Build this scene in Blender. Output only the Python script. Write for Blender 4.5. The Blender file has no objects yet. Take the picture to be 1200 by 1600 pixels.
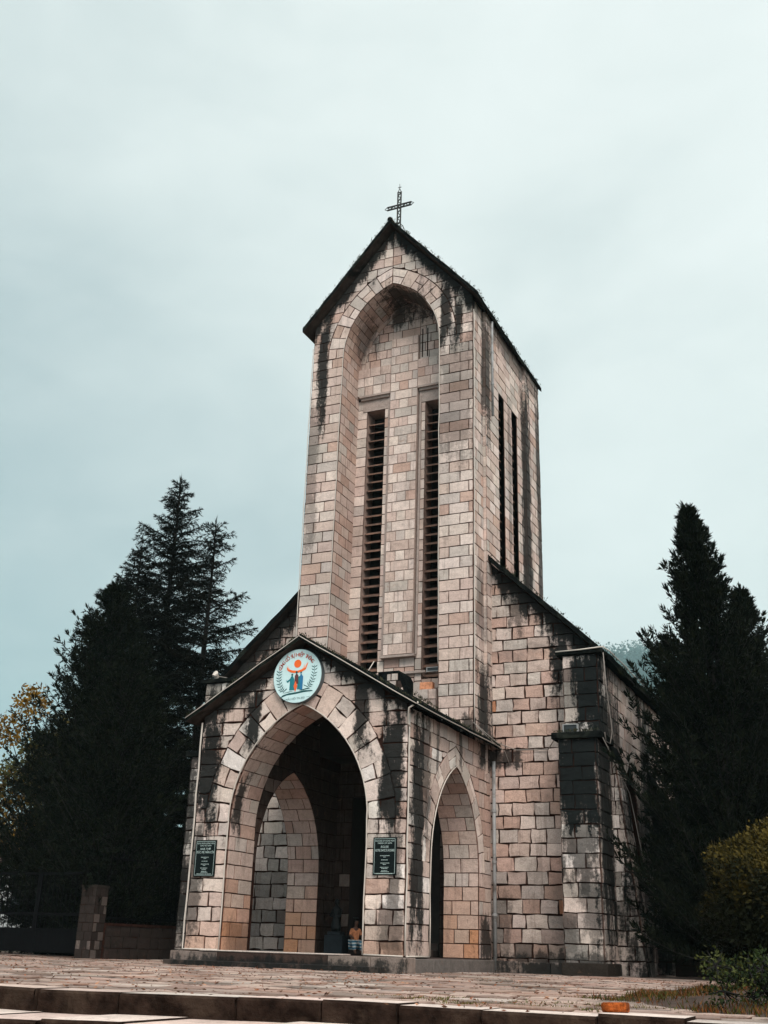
import bpy, math, random
import numpy as np
from mathutils import Vector, Matrix
R_ = math.radians
SC = bpy.context.scene
COL = SC.collection

# ------------------------------------------------------------------ camera
cam_d = bpy.data.cameras.new('camera'); cam = bpy.data.objects.new('camera', cam_d); COL.objects.link(cam)
SC.camera = cam
YAW, PITCH, ROLL, FPX = 0.43601, 0.37935, 0.030922, 1714.33
fw = Vector((-math.sin(YAW)*math.cos(PITCH), math.cos(YAW)*math.cos(PITCH), math.sin(PITCH)))
r0 = Vector((math.cos(YAW), math.sin(YAW), 0)); u0 = r0.cross(fw)
rr = r0*math.cos(ROLL) + u0*math.sin(ROLL); uu = -r0*math.sin(ROLL) + u0*math.cos(ROLL)
CAM = Vector((11.4827, -20.8122, 0.40217))
M = Matrix((rr, uu, -fw)).transposed().to_4x4(); M.translation = CAM
cam.matrix_world = M
cam_d.sensor_fit = 'HORIZONTAL'; cam_d.sensor_width = 36.0; cam_d.lens = FPX/1200*36.0
cam_d.clip_start = 0.1; cam_d.clip_end = 5000

# ------------------------------------------------------------------ world, sun, exposure
SUN_EL, SUN_AZ = R_(44), R_(-33)     # azimuth: direction the light comes from, measured from -Y towards +X
sdir = Vector((math.sin(-SUN_AZ)*math.cos(SUN_EL), -math.cos(SUN_AZ)*math.cos(SUN_EL), math.sin(SUN_EL)))
W = bpy.data.worlds.new('World'); SC.world = W; W.use_nodes = True
nt = W.node_tree; nt.nodes.clear()
def N(nt, t, **k):
    n = nt.nodes.new(t)
    for a, b in k.items(): setattr(n, a, b)
    return n
def mathn(nt, op, a, b=None, c=None, clamp=False):
    n = N(nt, 'ShaderNodeMath', operation=op, use_clamp=clamp)
    for i, v in enumerate((a, b, c)):
        if v is None: continue
        if isinstance(v, (int, float)): n.inputs[i].default_value = v
        else: nt.links.new(v, n.inputs[i])
    return n.outputs[0]
def maprange(nt, v, a, b, c=0., d=1., smooth=True):
    n = N(nt, 'ShaderNodeMapRange', interpolation_type='SMOOTHSTEP' if smooth else 'LINEAR')
    nt.links.new(v, n.inputs[0])
    for i, x in enumerate((a, b, c, d)): n.inputs[i+1].default_value = x
    return n.outputs[0]
def mixc(nt, f, a, b, mode='MIX'):
    n = N(nt, 'ShaderNodeMix', data_type='RGBA', blend_type=mode)
    for s, v in ((n.inputs[0], f), (n.inputs[6], a), (n.inputs[7], b)):
        if isinstance(v, (int, float)): s.default_value = v
        elif isinstance(v, tuple): s.default_value = (*v, 1) if len(v) == 3 else v
        else: nt.links.new(v, s)
    return n.outputs[2]
def vdot(nt, vec, v):
    n = N(nt, 'ShaderNodeVectorMath', operation='DOT_PRODUCT'); nt.links.new(vec, n.inputs[0]); n.inputs[1].default_value = v
    return n.outputs['Value']
def noise(nt, vec, scale, detail=4, rough=.55, dist=0.):
    n = N(nt, 'ShaderNodeTexNoise'); nt.links.new(vec, n.inputs['Vector'])
    n.inputs['Scale'].default_value = scale; n.inputs['Detail'].default_value = detail
    n.inputs['Roughness'].default_value = rough; n.inputs['Distortion'].default_value = dist
    return n.outputs['Fac']
def vscale(nt, vec, s):
    n = N(nt, 'ShaderNodeVectorMath', operation='MULTIPLY'); nt.links.new(vec, n.inputs[0]); n.inputs[1].default_value = s
    return n.outputs[0]
tc = N(nt, 'ShaderNodeTexCoord').outputs['Generated']
sky = N(nt, 'ShaderNodeTexSky', sky_type='NISHITA', sun_disc=False, sun_elevation=SUN_EL,
        sun_rotation=math.atan2(sdir.x, sdir.y), dust_density=4.0)
bgs = N(nt, 'ShaderNodeBackground'); nt.links.new(sky.outputs[0], bgs.inputs[0]); bgs.inputs[1].default_value = 0.08
# overcast layer: brighter to the upper right and towards the hidden sun
right = vdot(nt, tc, tuple(r0)); up = vdot(nt, tc, (0, 0, 1))
cl = mathn(nt, 'ADD', mathn(nt, 'MULTIPLY', noise(nt, vscale(nt, tc, (1, 1, 1.8)), 1.9, 5, .5, .4), .8), mathn(nt, 'MULTIPLY', noise(nt, vscale(nt, tc, (1, 1, 2.2)), 6, 6, .55, .6), .2))
g = mathn(nt, 'ADD', mathn(nt, 'MULTIPLY', right, .55), mathn(nt, 'MULTIPLY', up, .85))
g = mathn(nt, 'ADD', g, mathn(nt, 'MULTIPLY', mathn(nt, 'SUBTRACT', cl, .5), 1.15))
ramp = N(nt, 'ShaderNodeValToRGB'); nt.links.new(g, ramp.inputs[0])
e = ramp.color_ramp.elements
e[0].position = 0.0; e[0].color = (.245, .33, .355, 1)
e[1].position = .95; e[1].color = (.77, .80, .785, 1)
for p, c in ((.20, (.37, .435, .445)), (.38, (.505, .56, .555)), (.58, (.625, .67, .655))):
    x = e.new(p); x.color = (*c, 1)
glow = maprange(nt, vdot(nt, tc, tuple(sdir)), 0.1, 1.0, 0., 1.)
zen = maprange(nt, up, .72, 1.0, 0., .5)
bst = mathn(nt, 'ADD', mathn(nt, 'ADD', mathn(nt, 'MULTIPLY', glow, .9), zen), 1.0)
bgc = N(nt, 'ShaderNodeBackground'); nt.links.new(ramp.outputs[0], bgc.inputs[0]); nt.links.new(bst, bgc.inputs[1])
ms = N(nt, 'ShaderNodeMixShader'); ms.inputs[0].default_value = .9
nt.links.new(bgs.outputs[0], ms.inputs[1]); nt.links.new(bgc.outputs[0], ms.inputs[2])
wo = N(nt, 'ShaderNodeOutputWorld'); nt.links.new(ms.outputs[0], wo.inputs[0])
ld = bpy.data.lights.new('sun', 'SUN'); lo = bpy.data.objects.new('sun', ld); COL.objects.link(lo)
ld.energy = 1.5; ld.angle = R_(22); ld.color = (1, .93, .86)
lo.rotation_euler = sdir.to_track_quat('Z', 'Y').to_euler()
SC.view_settings.view_transform = 'Standard'; SC.view_settings.look = 'None'
SC.view_settings.exposure = 0.6; SC.view_settings.gamma = 1.0

# ------------------------------------------------------------------ helpers
def tag(o, label=None, cat=None, group=None, kind=None):
    if label: o['label'] = label
    if cat: o['category'] = cat
    if group: o['group'] = group
    if kind: o['kind'] = kind
    return o
def empty(name, loc=(0, 0, 0), label=None, cat=None, group=None, rz=0):
    o = bpy.data.objects.new(name, None); COL.objects.link(o); o.location = loc; o.rotation_euler.z = rz
    return tag(o, label, cat, group)
class MB:
    """collects polygons and links them as one mesh object"""
    def __init__(s): s.v = []; s.f = []; s.m = []; s.c = []
    def poly(s, pts, mi=0, col=(.5, .5, .5)):
        i = len(s.v); s.v += [tuple(p) for p in pts]; s.c += [(*col, 1)]*len(pts)
        s.f.append(tuple(range(i, i+len(pts)))); s.m.append(mi)
    def box(s, x0, x1, y0, y1, z0, z1, mi=0, col=(.5, .5, .5), M=None):
        P = [(x, y, z) for z in (z0, z1) for y in (y0, y1) for x in (x0, x1)]
        if M is not None: P = [tuple(M @ Vector(p)) for p in P]
        i = len(s.v); s.v += P; s.c += [(*col, 1)]*8
        for q in ((0, 2, 3, 1), (4, 5, 7, 6), (0, 1, 5, 4), (2, 6, 7, 3), (0, 4, 6, 2), (1, 3, 7, 5)):
            s.f.append(tuple(i+k for k in q)); s.m.append(mi)
    def tube(s, pts, rad, n=8, mi=0, col=(.5, .5, .5), cap=True):
        pts = [Vector(p) for p in pts]; rads = rad if isinstance(rad, (list, tuple)) else [rad]*len(pts)
        base = len(s.v); a = None
        for k, p in enumerate(pts):
            t = (pts[min(k+1, len(pts)-1)] - pts[max(k-1, 0)]).normalized()
            if a is None: a = t.orthogonal().normalized()
            a = (a - t*a.dot(t)).normalized(); b = t.cross(a)
            for j in range(n):
                w = 2*math.pi*j/n
                s.v.append(tuple(p + (a*math.cos(w) + b*math.sin(w))*rads[k])); s.c.append((*col, 1))
        for k in range(len(pts)-1):
            for j in range(n):
                q = (base+k*n+j, base+k*n+(j+1) % n, base+(k+1)*n+(j+1) % n, base+(k+1)*n+j)
                s.f.append(q); s.m.append(mi)
        if cap:
            s.f.append(tuple(base+j for j in reversed(range(n)))); s.m.append(mi)
            s.f.append(tuple(base+(len(pts)-1)*n+j for j in range(n))); s.m.append(mi)
    def prism(s, pts, d, mi=0, col=(.5, .5, .5)):
        """closed slab: polygon pts extruded by vector d"""
        n = len(pts); i = len(s.v); d = Vector(d)
        s.v += [tuple(p) for p in pts] + [tuple(Vector(p)+d) for p in pts]; s.c += [(*col, 1)]*(2*n)
        s.f.append(tuple(i+k for k in range(n))); s.f.append(tuple(i+n+k for k in reversed(range(n)))); s.m += [mi, mi]
        for k in range(n):
            j = (k+1) % n; s.f.append((i+k, i+n+k, i+n+j, i+j)); s.m.append(mi)
    def build(s, name, mats, parent=None, smooth=False, bevel=0):
        me = bpy.data.meshes.new(name); me.from_pydata(s.v, [], s.f)
        for m in (mats if isinstance(mats, (list, tuple)) else [mats]): me.materials.append(m)
        me.polygons.foreach_set('material_index', s.m)
        at = me.color_attributes.new('col', 'FLOAT_COLOR', 'POINT')
        at.data.foreach_set('color', np.array(s.c, dtype=np.float32).ravel())
        if smooth: me.polygons.foreach_set('use_smooth', [True]*len(s.f))
        me.update(); o = bpy.data.objects.new(name, me); COL.objects.link(o); o.parent = parent
        if parent is not None: o.matrix_parent_inverse = parent.matrix_basis.inverted() if False else Matrix.Identity(4)
        if bevel:
            b = o.modifiers.new('bevel', 'BEVEL'); b.width = bevel; b.segments = 2; b.limit_method = 'ANGLE'
        return o

# ------------------------------------------------------------------ materials
def newmat(name):
    m = bpy.data.materials.new(name); m.use_nodes = True; nt = m.node_tree
    b = nt.nodes['Principled BSDF']; return m, nt, b
def setc(nt, sock, v):
    if isinstance(v, tuple): sock.default_value = (*v, 1)
    else: nt.links.new(v, sock)
def simple(name, col, rough=.7, metal=0., var=.25, scale=6., bump=.0, spec=.3, dirt=None):
    m, nt, b = newmat(name)
    oc = N(nt, 'ShaderNodeTexCoord').outputs['Object']
    n = noise(nt, oc, scale, 5, .6)
    f = maprange(nt, n, .25, .75, 1-var, 1+var)
    c = mixc(nt, 1., (*col,), (1, 1, 1), 'MULTIPLY')
    mul = N(nt, 'ShaderNodeVectorMath', operation='SCALE'); nt.links.new(c, mul.inputs[0]); nt.links.new(f, mul.inputs['Scale'])
    c = mul.outputs[0]
    if dirt:
        n2 = noise(nt, oc, scale*.35, 6, .65, .5)
        c = mixc(nt, maprange(nt, n2, .48, .68, 0, .85), c, dirt)
    nt.links.new(c, b.inputs['Base Color'])
    b.inputs['Roughness'].default_value = rough; b.inputs['Metallic'].default_value = metal
    b.inputs['Specular IOR Level'].default_value = spec
    if bump:
        bp = N(nt, 'ShaderNodeBump'); bp.inputs['Strength'].default_value = bump; bp.inputs['Distance'].default_value = .03
        nt.links.new(noise(nt, oc, scale*3, 6, .65), bp.inputs['Height']); nt.links.new(bp.outputs[0], b.inputs['Normal'])
    return m
def stain_shade_mask(nt, oc, stains):
    """union of soft, noise-broken dirt and painted-shade patches that sit at fixed places on the masonry"""
    st = noise(nt, vscale(nt, oc, (4.5, 4.5, 1.1)), 1.0, 6, .65, .4)
    nz = mathn(nt, 'MULTIPLY', mathn(nt, 'SUBTRACT', st, .5), 2.3)
    fine = mathn(nt, 'MULTIPLY', mathn(nt, 'SUBTRACT', noise(nt, oc, 14, 4, .7), .5), 1.2)
    nz = mathn(nt, 'ADD', nz, fine)
    out = None
    for s in stains:
        if s[0] == 'rake':      # slope, level, width, y0, y1
            _, sl, lev, w, y0, y1, k = s
            ab = N(nt, 'ShaderNodeVectorMath', operation='ABSOLUTE'); nt.links.new(oc, ab.inputs[0])
            d = vdot(nt, ab.outputs[0], (sl, 0, 1))
            v = mathn(nt, 'DIVIDE', mathn(nt, 'SUBTRACT', lev, d), w)   # 0 at the roof, 1 one width below
            yy = vdot(nt, oc, (0, 1, 0))
            ym = mathn(nt, 'ABSOLUTE', mathn(nt, 'DIVIDE', mathn(nt, 'SUBTRACT', yy, (y0+y1)/2), (y1-y0)/2))
            v = mathn(nt, 'MAXIMUM', v, mathn(nt, 'MULTIPLY', ym, .8))
        else:
            x0, x1, y0, y1, z0, z1, k = s
            sub = N(nt, 'ShaderNodeVectorMath', operation='SUBTRACT'); nt.links.new(oc, sub.inputs[0])
            sub.inputs[1].default_value = ((x0+x1)/2, (y0+y1)/2, (z0+z1)/2)
            ab = N(nt, 'ShaderNodeVectorMath', operation='ABSOLUTE'); nt.links.new(sub.outputs[0], ab.inputs[0])
            dv = vscale(nt, ab.outputs[0], (2/(x1-x0), 2/(y1-y0), 2/(z1-z0)))
            sp = N(nt, 'ShaderNodeSeparateXYZ'); nt.links.new(dv, sp.inputs[0])
            v = mathn(nt, 'MAXIMUM', mathn(nt, 'MAXIMUM', sp.outputs[0], sp.outputs[1]), sp.outputs[2])
        v = mathn(nt, 'ADD', v, nz)
        mk = maprange(nt, v, 1.2, .62, 0., k)
        out = mk if out is None else mathn(nt, 'MAXIMUM', out, mk)
    return out
def stone_mat(name, stains=(), dark=(.0055, .0065, .0065), grime=.5, vcol=True, base=(.4, .32, .28), speck=.55):
    m, nt, b = newmat(name)
    oc = N(nt, 'ShaderNodeTexCoord').outputs['Object']
    if vcol:
        c = N(nt, 'ShaderNodeVertexColor', layer_name='col').outputs[0]
    else:
        c = mixc(nt, noise(nt, oc, 1.3, 3), base, tuple(x*.8 for x in base))
    fine = noise(nt, oc, 38, 4, .7)
    med = noise(nt, oc, 7, 5, .62, .3)
    big = noise(nt, oc, .9, 4, .6)
    mul = mathn(nt, 'ADD', maprange(nt, fine, .3, .7, -.16*speck*2, .16*speck*2, False), maprange(nt, med, .28, .72, .78, 1.18, False))
    sc = N(nt, 'ShaderNodeVectorMath', operation='SCALE'); nt.links.new(c, sc.inputs[0]); nt.links.new(mul, sc.inputs['Scale'])
    c = sc.outputs[0]
    # rusty veins and dark pits inside the granite
    vein = maprange(nt, noise(nt, oc, 4.2, 6, .7, 1.2), .60, .72)
    c = mixc(nt, mathn(nt, 'MULTIPLY', vein, .35), c, (.33, .17, .10))
    pit = maprange(nt, noise(nt, oc, 26, 3, .8, .3), .66, .74)
    c = mixc(nt, mathn(nt, 'MULTIPLY', pit, .55), c, (.07, .05, .045))
    gr = mathn(nt, 'MULTIPLY', maprange(nt, mathn(nt, 'ADD', mathn(nt, 'MULTIPLY', big, .55), mathn(nt, 'MULTIPLY', med, .45)), .47, .66), grime)
    c = mixc(nt, gr, c, (.085, .075, .068))
    if grime > 0 and vcol:
        # thin rain streaks running down over stones and joints alike
        sk = noise(nt, vscale(nt, oc, (7, 7, .55)), 1.0, 5, .7, .5)
        c = mixc(nt, maprange(nt, sk, .52, .72, 0., .42), c, (.12, .085, .07))
    if stains:
        mk = stain_shade_mask(nt, oc, stains)
        dk = mixc(nt, noise(nt, oc, 5, 4), dark, tuple(x*2.6 for x in dark))
        c = mixc(nt, mk, c, dk)
    nt.links.new(c, b.inputs['Base Color']); b.inputs['Roughness'].default_value = .88; b.inputs['Specular IOR Level'].default_value = .06
    bp = N(nt, 'ShaderNodeBump'); bp.inputs['Strength'].default_value = .8; bp.inputs['Distance'].default_value = .03
    h = mathn(nt, 'ADD', mathn(nt, 'MULTIPLY', noise(nt, oc, 9, 6, .65), 1.), mathn(nt, 'MULTIPLY', fine, .35))
    nt.links.new(h, bp.inputs['Height']); nt.links.new(bp.outputs[0], b.inputs['Normal'])
    return m
def leafmat(name, rough=.6, trans=.15):
    m, nt, b = newmat(name)
    c = N(nt, 'ShaderNodeVertexColor', layer_name='col').outputs[0]
    nt.links.new(c, b.inputs['Base Color']); b.inputs['Roughness'].default_value = rough; b.inputs['Specular IOR Level'].default_value = .03
    return m
MORTAR = simple('mortar', (.028, .013, .010), .95, var=.35, scale=9, bump=.4, spec=.0)
DARKIN = simple('shade_plaster', (.022, .015, .013), .9, var=.3, scale=2)  # near-black plaster: shade of the porch interior put into its colour

# ------------------------------------------------------------------ masonry
rnd = random.Random(7)
PAL = {'pink': (.55, .415, .36), 'grey': (.50, .42, .375), 'cream': (.66, .535, .475), 'rose': (.50, .34, .28),
       'orange': (.47, .22, .125), 'dark': (.20, .155, .135), 'white': (.72, .64, .59), 'shade_dark': (.050, .032, .026), 'cool': (.30, .265, .24)}  # the near-black tone paints porch and tree shade; also plain dark slabs
def pick(weights, r=None):
    r = r or rnd
    t = r.random()*sum(weights.values())
    for k, w in weights.items():
        t -= w
        if t <= 0: break
    c = PAL[k]; v = r.uniform(.90, 1.08)
    return tuple(max(0, x*v*r.uniform(.988, 1.012)) for x in c)
W_TOWER = dict(pink=5, grey=2.5, cream=3, rose=1.2)
W_JAMB = dict(pink=4, rose=3, grey=1.5)
W_PORCH = dict(cream=5, pink=4, grey=2, white=1, rose=.7)
W_NAVE = dict(pink=4, rose=4.4, grey=1.8, cream=1.2, orange=.45, dark=.1)
W_GREYS = dict(grey=2, cool=5, dark=.6)
W_LOW = dict(orange=4, rose=3, pink=1)

def inset(poly, d):
    n = len(poly); out = []
    for i in range(n):
        p0, p, p1 = poly[i-1], poly[i], poly[(i+1) % n]
        a = (p[0]-p0[0], p[1]-p0[1]); b = (p1[0]-p[0], p1[1]-p[1])
        la = math.hypot(*a) or 1e-6; lb = math.hypot(*b) or 1e-6
        na = (-a[1]/la, a[0]/la); nb = (-b[1]/lb, b[0]/lb)
        s = (na[0]+nb[0], na[1]+nb[1]); q = s[0]*s[0]+s[1]*s[1]
        k = 2/q if q > .35 else 2/.35
        out.append((p[0]+s[0]*d*k*.5*1.0*1.0, p[1]+s[1]*d*k*.5*1.0))
    return out
def area(p): return .5*sum(p[i-1][0]*p[i][1]-p[i][0]*p[i-1][1] for i in range(len(p)))
def stone(mb, poly, mp, col, t=.02, g=.022, bev=.014, rough=.006, mi=1):
    """one dressed stone: poly in wall coordinates, counter-clockwise; mp(u, v, h) -> world"""
    if area(poly) < 0: poly = poly[::-1]
    if area(poly) < .006: return
    # break long edges so that the outline is not ruler-straight
    q = []
    for i in range(len(poly)):
        a, b = poly[i], poly[(i+1) % len(poly)]
        q.append(a)
        if rough > 0 and math.hypot(b[0]-a[0], b[1]-a[1]) > .22: q.append(((a[0]+b[0])/2, (a[1]+b[1])/2))
    q = [(x+rnd.uniform(-rough, rough), y+rnd.uniform(-rough, rough)) for x, y in q]
    p1 = inset(q, g*.5)
    p2 = inset(q, g*.5+bev)
    if area(p2) < .2*area(q): p2 = [((x*.6+sum(a for a, _ in p1)/len(p1)*.4), (y*.6+sum(b for _, b in p1)/len(p1)*.4)) for x, y in p1]
    n = len(q); th = t+rnd.uniform(-.3, .35)*t
    cx = sum(a for a, _ in p2)/n; cy = sum(b for _, b in p2)/n
    i = len(mb.v)
    mb.v += [mp(x, y, -.015) for x, y in p1] + [mp(x, y, th*.55) for x, y in p1] + [mp(x, y, th+rnd.uniform(-rough, rough)*.6) for x, y in p2]
    mb.v.append(mp(cx, cy, th+rnd.uniform(-.3, .7)*rough))
    dk = (col[0]*.34, col[1]*.25, col[2]*.22)
    mb.c += [(*dk, 1)]*(2*n) + [(*col, 1)]*(n+1)
    for k in range(n):
        j = (k+1) % n
        mb.f.append((i+k, i+j, i+n+j, i+n+k)); mb.f.append((i+n+k, i+n+j, i+2*n+j, i+2*n+k)); mb.f.append((i+2*n+k, i+2*n+j, i+3*n))
        mb.m += [mi]*3
def levels(z0, z1, h, jit=.0):
    n = max(1, round((z1-z0)/h)); d = (z1-z0)/n
    out = [z0]
    for i in range(1, n): out.append(z0+d*i+rnd.uniform(-jit, jit)*d)
    return out+[z1]
def wall(mb, mp, lv, Lf, Rf, sw=.5, wts=W_TOWER, curved=False, t=.024, g=.032, rough=.007, bev=.014, tint=None, ref=None, jw=.3, pat=None):
    """courses between levels lv, clipped to the span Lf(z)..Rf(z)"""
    for i in range(len(lv)-1):
        za, zb = lv[i], lv[i+1]
        K = 5 if curved else 2
        zs = [za+(zb-za)*k/(K-1) for k in range(K)]
        L = [Lf(z) for z in zs]; R = [Rf(z) for z in zs]
        if max(r-l for l, r in zip(L, R)) < .04: continue
        xa, xb = min(L), max(R)
        if pat:
            br = [xa] + [xa+(xb-xa)*p for p in pat[i % len(pat)]] + [xb]
        else:
            br = [xa]; x = xa + sw*(.55 if i % 2 else 1)*rnd.uniform(.8, 1.2)
            while x < xb-sw*.45:
                br.append(x); x += sw*rnd.uniform(1-jw, 1+jw)
            br.append(xb)
        for a, b in zip(br, br[1:]):
            ll = [max(a, l) for l in L]; r2 = [min(b, r) for r in R]
            ok = [k for k in range(K) if r2[k]-ll[k] > .03]
            if len(ok) < 2: continue
            c = pick(wts)
            if tint: c = tint(c, (a+b)/2, (za+zb)/2)
            if not curved or all(abs(ll[k]-a) < 1e-6 and abs(r2[k]-b) < 1e-6 for k in ok) and len(ok) == K:
                zj = 0
                poly = [(a if not curved else ll[0], za), (b if not curved else r2[0], za), (b if not curved else r2[-1], zb), (a if not curved else ll[-1], zb)]
                if not curved: poly = [(max(a, L[0]), za), (min(b, R[0]), za), (min(b, R[-1]), zb), (max(a, L[-1]), zb)]
            else:
                poly = [(r2[k], zs[k]) for k in ok] + [(ll[k], zs[k]) for k in reversed(ok)]
                poly = [poly[-1]] + poly[:-1]
                # drop near-duplicate points
                q = []
                for p in poly:
                    if not q or math.hypot(p[0]-q[-1][0], p[1]-q[-1][1]) > .02: q.append(p)
                poly = q
                if len(poly) < 3: continue
            stone(mb, poly, mp, c, t=t, g=g, rough=rough, bev=bev)
def sheet(mb, mp, zs, Lf, Rf, mi=0, h=0.):
    for za, zb in zip(zs, zs[1:]):
        a, b, c, d = Lf(za+1e-4), Rf(za+1e-4), Rf(zb-1e-4), Lf(zb-1e-4)
        if b-a < 1e-3 and c-d < 1e-3: continue
        mb.poly([mp(a, za, h), mp(b, za, h), mp(max(c, d), zb, h), mp(d, zb, h)], mi)
class Arch:
    def __init__(s, a, c, spring, x0=0.): s.a, s.c, s.sp, s.x0 = a, c, spring, x0; s.R = a+c; s.apex = spring+math.sqrt(s.R**2-c*c)
    def hw(s, z, w=0.):
        if z < s.sp: return s.a
        q = (s.R+w)**2-(z-s.sp)**2
        return max(0., math.sqrt(q)-s.c) if q > 0 else 0.
    def top(s, w=0.): return s.sp+math.sqrt((s.R+w)**2-s.c**2)
    def zs(s, n=14):
        tm = math.acos(s.c/s.R); return [s.sp+s.R*math.sin(tm*i/n) for i in range(n+1)]
    def ring(s, mb, mp, n, w1, w2, wts, t=.022, rough=.008, g=.024, tint=None, clip=None):
        R = s.R
        for sg in (-1, 1):
            tm = math.acos(s.c/R); th = [tm*i/n for i in range(n+1)]
            th = [th[0]] + [x+rnd.uniform(-.12, .12)*tm/n for x in th[1:-1]] + [th[-1]+.0]
            for i in range(n):
                def seg(ra, rb, t0, t1):
                    P = []
                    for r_, tt in ((ra, t0), (rb, t0), (rb, t1), (ra, t1)):
                        x = max(.0, -s.c+r_*math.cos(tt)); z = s.sp+r_*math.sin(tt)
                        if i == n-1 and tt == t1:
                            x = 0.; z = s.sp+math.sqrt(r_*r_-s.c**2)
                        if clip: x = min(x, clip(z))
                        P.append((s.x0+sg*x, z))
                    c = pick(wts)
                    if tint: c = tint(c, P[0][0], P[0][1])
                    stone(mb, P, mp, c, t=t, rough=rough, g=g)
                if i % 2: seg(R, R+w1+w2, th[i], th[i+1])
                else:
                    seg(R, R+w1, th[i], th[i+1]); seg(R+w1, R+w1+w2, th[i], th[i+1])
    def soffit(s, mb, fr, n, depth, wts, sw=.45, t=.018, z0=None, ch=.35, tint=None, rough=.004):
        """fr(x, z, d) -> world for a point d metres into the wall; covers jambs and the curved soffit"""
        for sg in (-1, 1):
            # jamb
            if z0 is not None:
                def mj(u, v, h): return fr(s.x0+sg*(s.a-h), v, u)
                wall(mb, mj, levels(z0, s.sp, ch), lambda z: 0., lambda z: depth, sw=sw, wts=wts, t=t, tint=tint, rough=rough)
                mb.poly([mj(0, z0, 0), mj(depth, z0, 0), mj(depth, s.sp, 0), mj(0, s.sp, 0)], 0)
            tm = math.acos(s.c/s.R)
            def ms_(u, v, h):
                tt = v*tm; return fr(s.x0+sg*(-s.c+(s.R-h)*math.cos(tt)), s.sp+(s.R-h)*math.sin(tt), u)
            L = s.R*tm
            for i in range(n):
                v0, v1 = i/n, (i+1)/n
                br = [0]; x = sw*(.5 if i % 2 else 1)
                while x < depth-sw*.35: br.append(x); x += sw*rnd.uniform(.85, 1.15)
                br.append(depth)
                for a, b in zip(br, br[1:]):
                    c = pick(wts)
                    if tint: c = tint(c, a, s.sp+s.R*math.sin((v0+v1)/2*tm))
                    P = [(a, v0*L), (b, v0*L), (b, v1*L), (a, v1*L)]
                    stone(mb, P, lambda u, v, h: ms_(u, v/L, h), c, t=t, rough=rough)
            m = 16
            for i in range(m):
                mb.poly([ms_(0, i/m, 0), ms_(depth, i/m, 0), ms_(depth, (i+1)/m, 0), ms_(0, (i+1)/m, 0)], 0)
#CHURCH
church = empty('stone_church', (0, 0, 0), 'pale pink granite church with a tall gabled bell tower, arched porch and black weather stains', 'church')
Z0 = .27
# ---- dark patches (world positions): algae stains, plus tree shade painted on the side buttresses
ST_PORCH = [(-2.6, -1.98, -.4, .4, 2.6, 5.4, .98), (-2.6, -2.2, -.4, .4, .4, 3.2, .75), (-1.42, -1.05, -.4, .3, 4.35, 5.7, .97),
            (1.2, 1.62, -.4, .3, 4.3, 5.9, .95), (1.85, 2.42, -.4, .3, 2.5, 5.6, .98), (2.1, 2.4, -.4, .3, .3, 3.2, .7),
            (2.3, 2.8, .12, .88, .2, 5.5, .96), (2.3, 2.8, .6, 1.15, 2.6, 5.4, .75), (2.3, 2.8, 4.2, 5.2, 4.5, 5.3, .9), (2.3, 2.8, 4.3, 5.1, .2, 1.2, .9),
            (2.3, 2.8, 2.9, 3.1, 4.2, 5.2, .7), (2.3, 2.8, 1.5, 1.65, 3.8, 5.2, .7), ('rake', .593, 6.68, .33, -.3, .3, .97), (-1.75, -1.42, .02, .40, 2.7, 4.3, .92), (1.9, 2.5, -.3, .2, .2, 1.3, .6), (-1.75, -1.5, .02, 1.2, .2, .9, .4)]
ST_TOWER = [(-2.32, -1.98, 3.7, 4.1, 14.2, 17.9, .96), (-2.6, -2.15, 3.7, 4.1, 10.5, 15.2, .5), (1.5, 1.86, 3.7, 4.1, 16.0, 18.4, .95),
            (1.95, 2.2, 3.7, 4.1, 15.8, 17.6, .95), (1.4, 2.5, 3.7, 4.1, 12.5, 16.4, .42), ('rake', 1.16, 20.42, .55, 3.4, 4.1, .97), (-.5, 1.1, 4.0, 5.2, 17.75, 18.7, .85), (-1.5, -.9, 4.3, 5.2, 16.8, 18., .5),  # the two recess boxes darken the top of the tower recess
            (2.4, 2.8, 7.85, 8.5, 7., 17.5, .93), (2.4, 2.8, 9.1, 9.7, 9., 17.5, .85), (2.3, 2.8, 4.55, 5.05, 13.5, 17.3, .85), (2.35, 2.6, 4.15, 5.2, 5., 7.0, .92),
            (2.4, 2.8, 4.5, 9.6, 16.7, 17.6, .6), (2.2, 2.7, 3.7, 4.1, 5.0, 5.7, .85), (2.4, 2.7, 4.1, 4.7, 7.8, 9.6, .5), (2.4, 2.8, 6.6, 6.9, 10, 15.5, .5)]
ST_NAVE = [('rake', .95, 12.38, .75, 4.9, 5.3, .97), (4.1, 4.6, 5., 5.2, 6.3, 8.3, .98), (2.3, 3.4, 5., 5.2, 4.55, 5.05, .9), (2.4, 5.5, 5., 5.2, -.2, .45, .8),
           (3.0, 3.4, 5., 5.2, 8.0, 9.6, .7), (5.2, 5.6, 5., 6.4, .5, 6.6, .9), (5.2, 5.6, 5., 20, -.2, 4.4, .8), (5.2, 5.6, 8.6, 10.2, 2., 7.0, .9), (2.4, 3., 5., 5.2, .0, 1.6, .5),
           (-5.6, -2.4, 5., 5.2, 7.3, 8.4, .6)]
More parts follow.
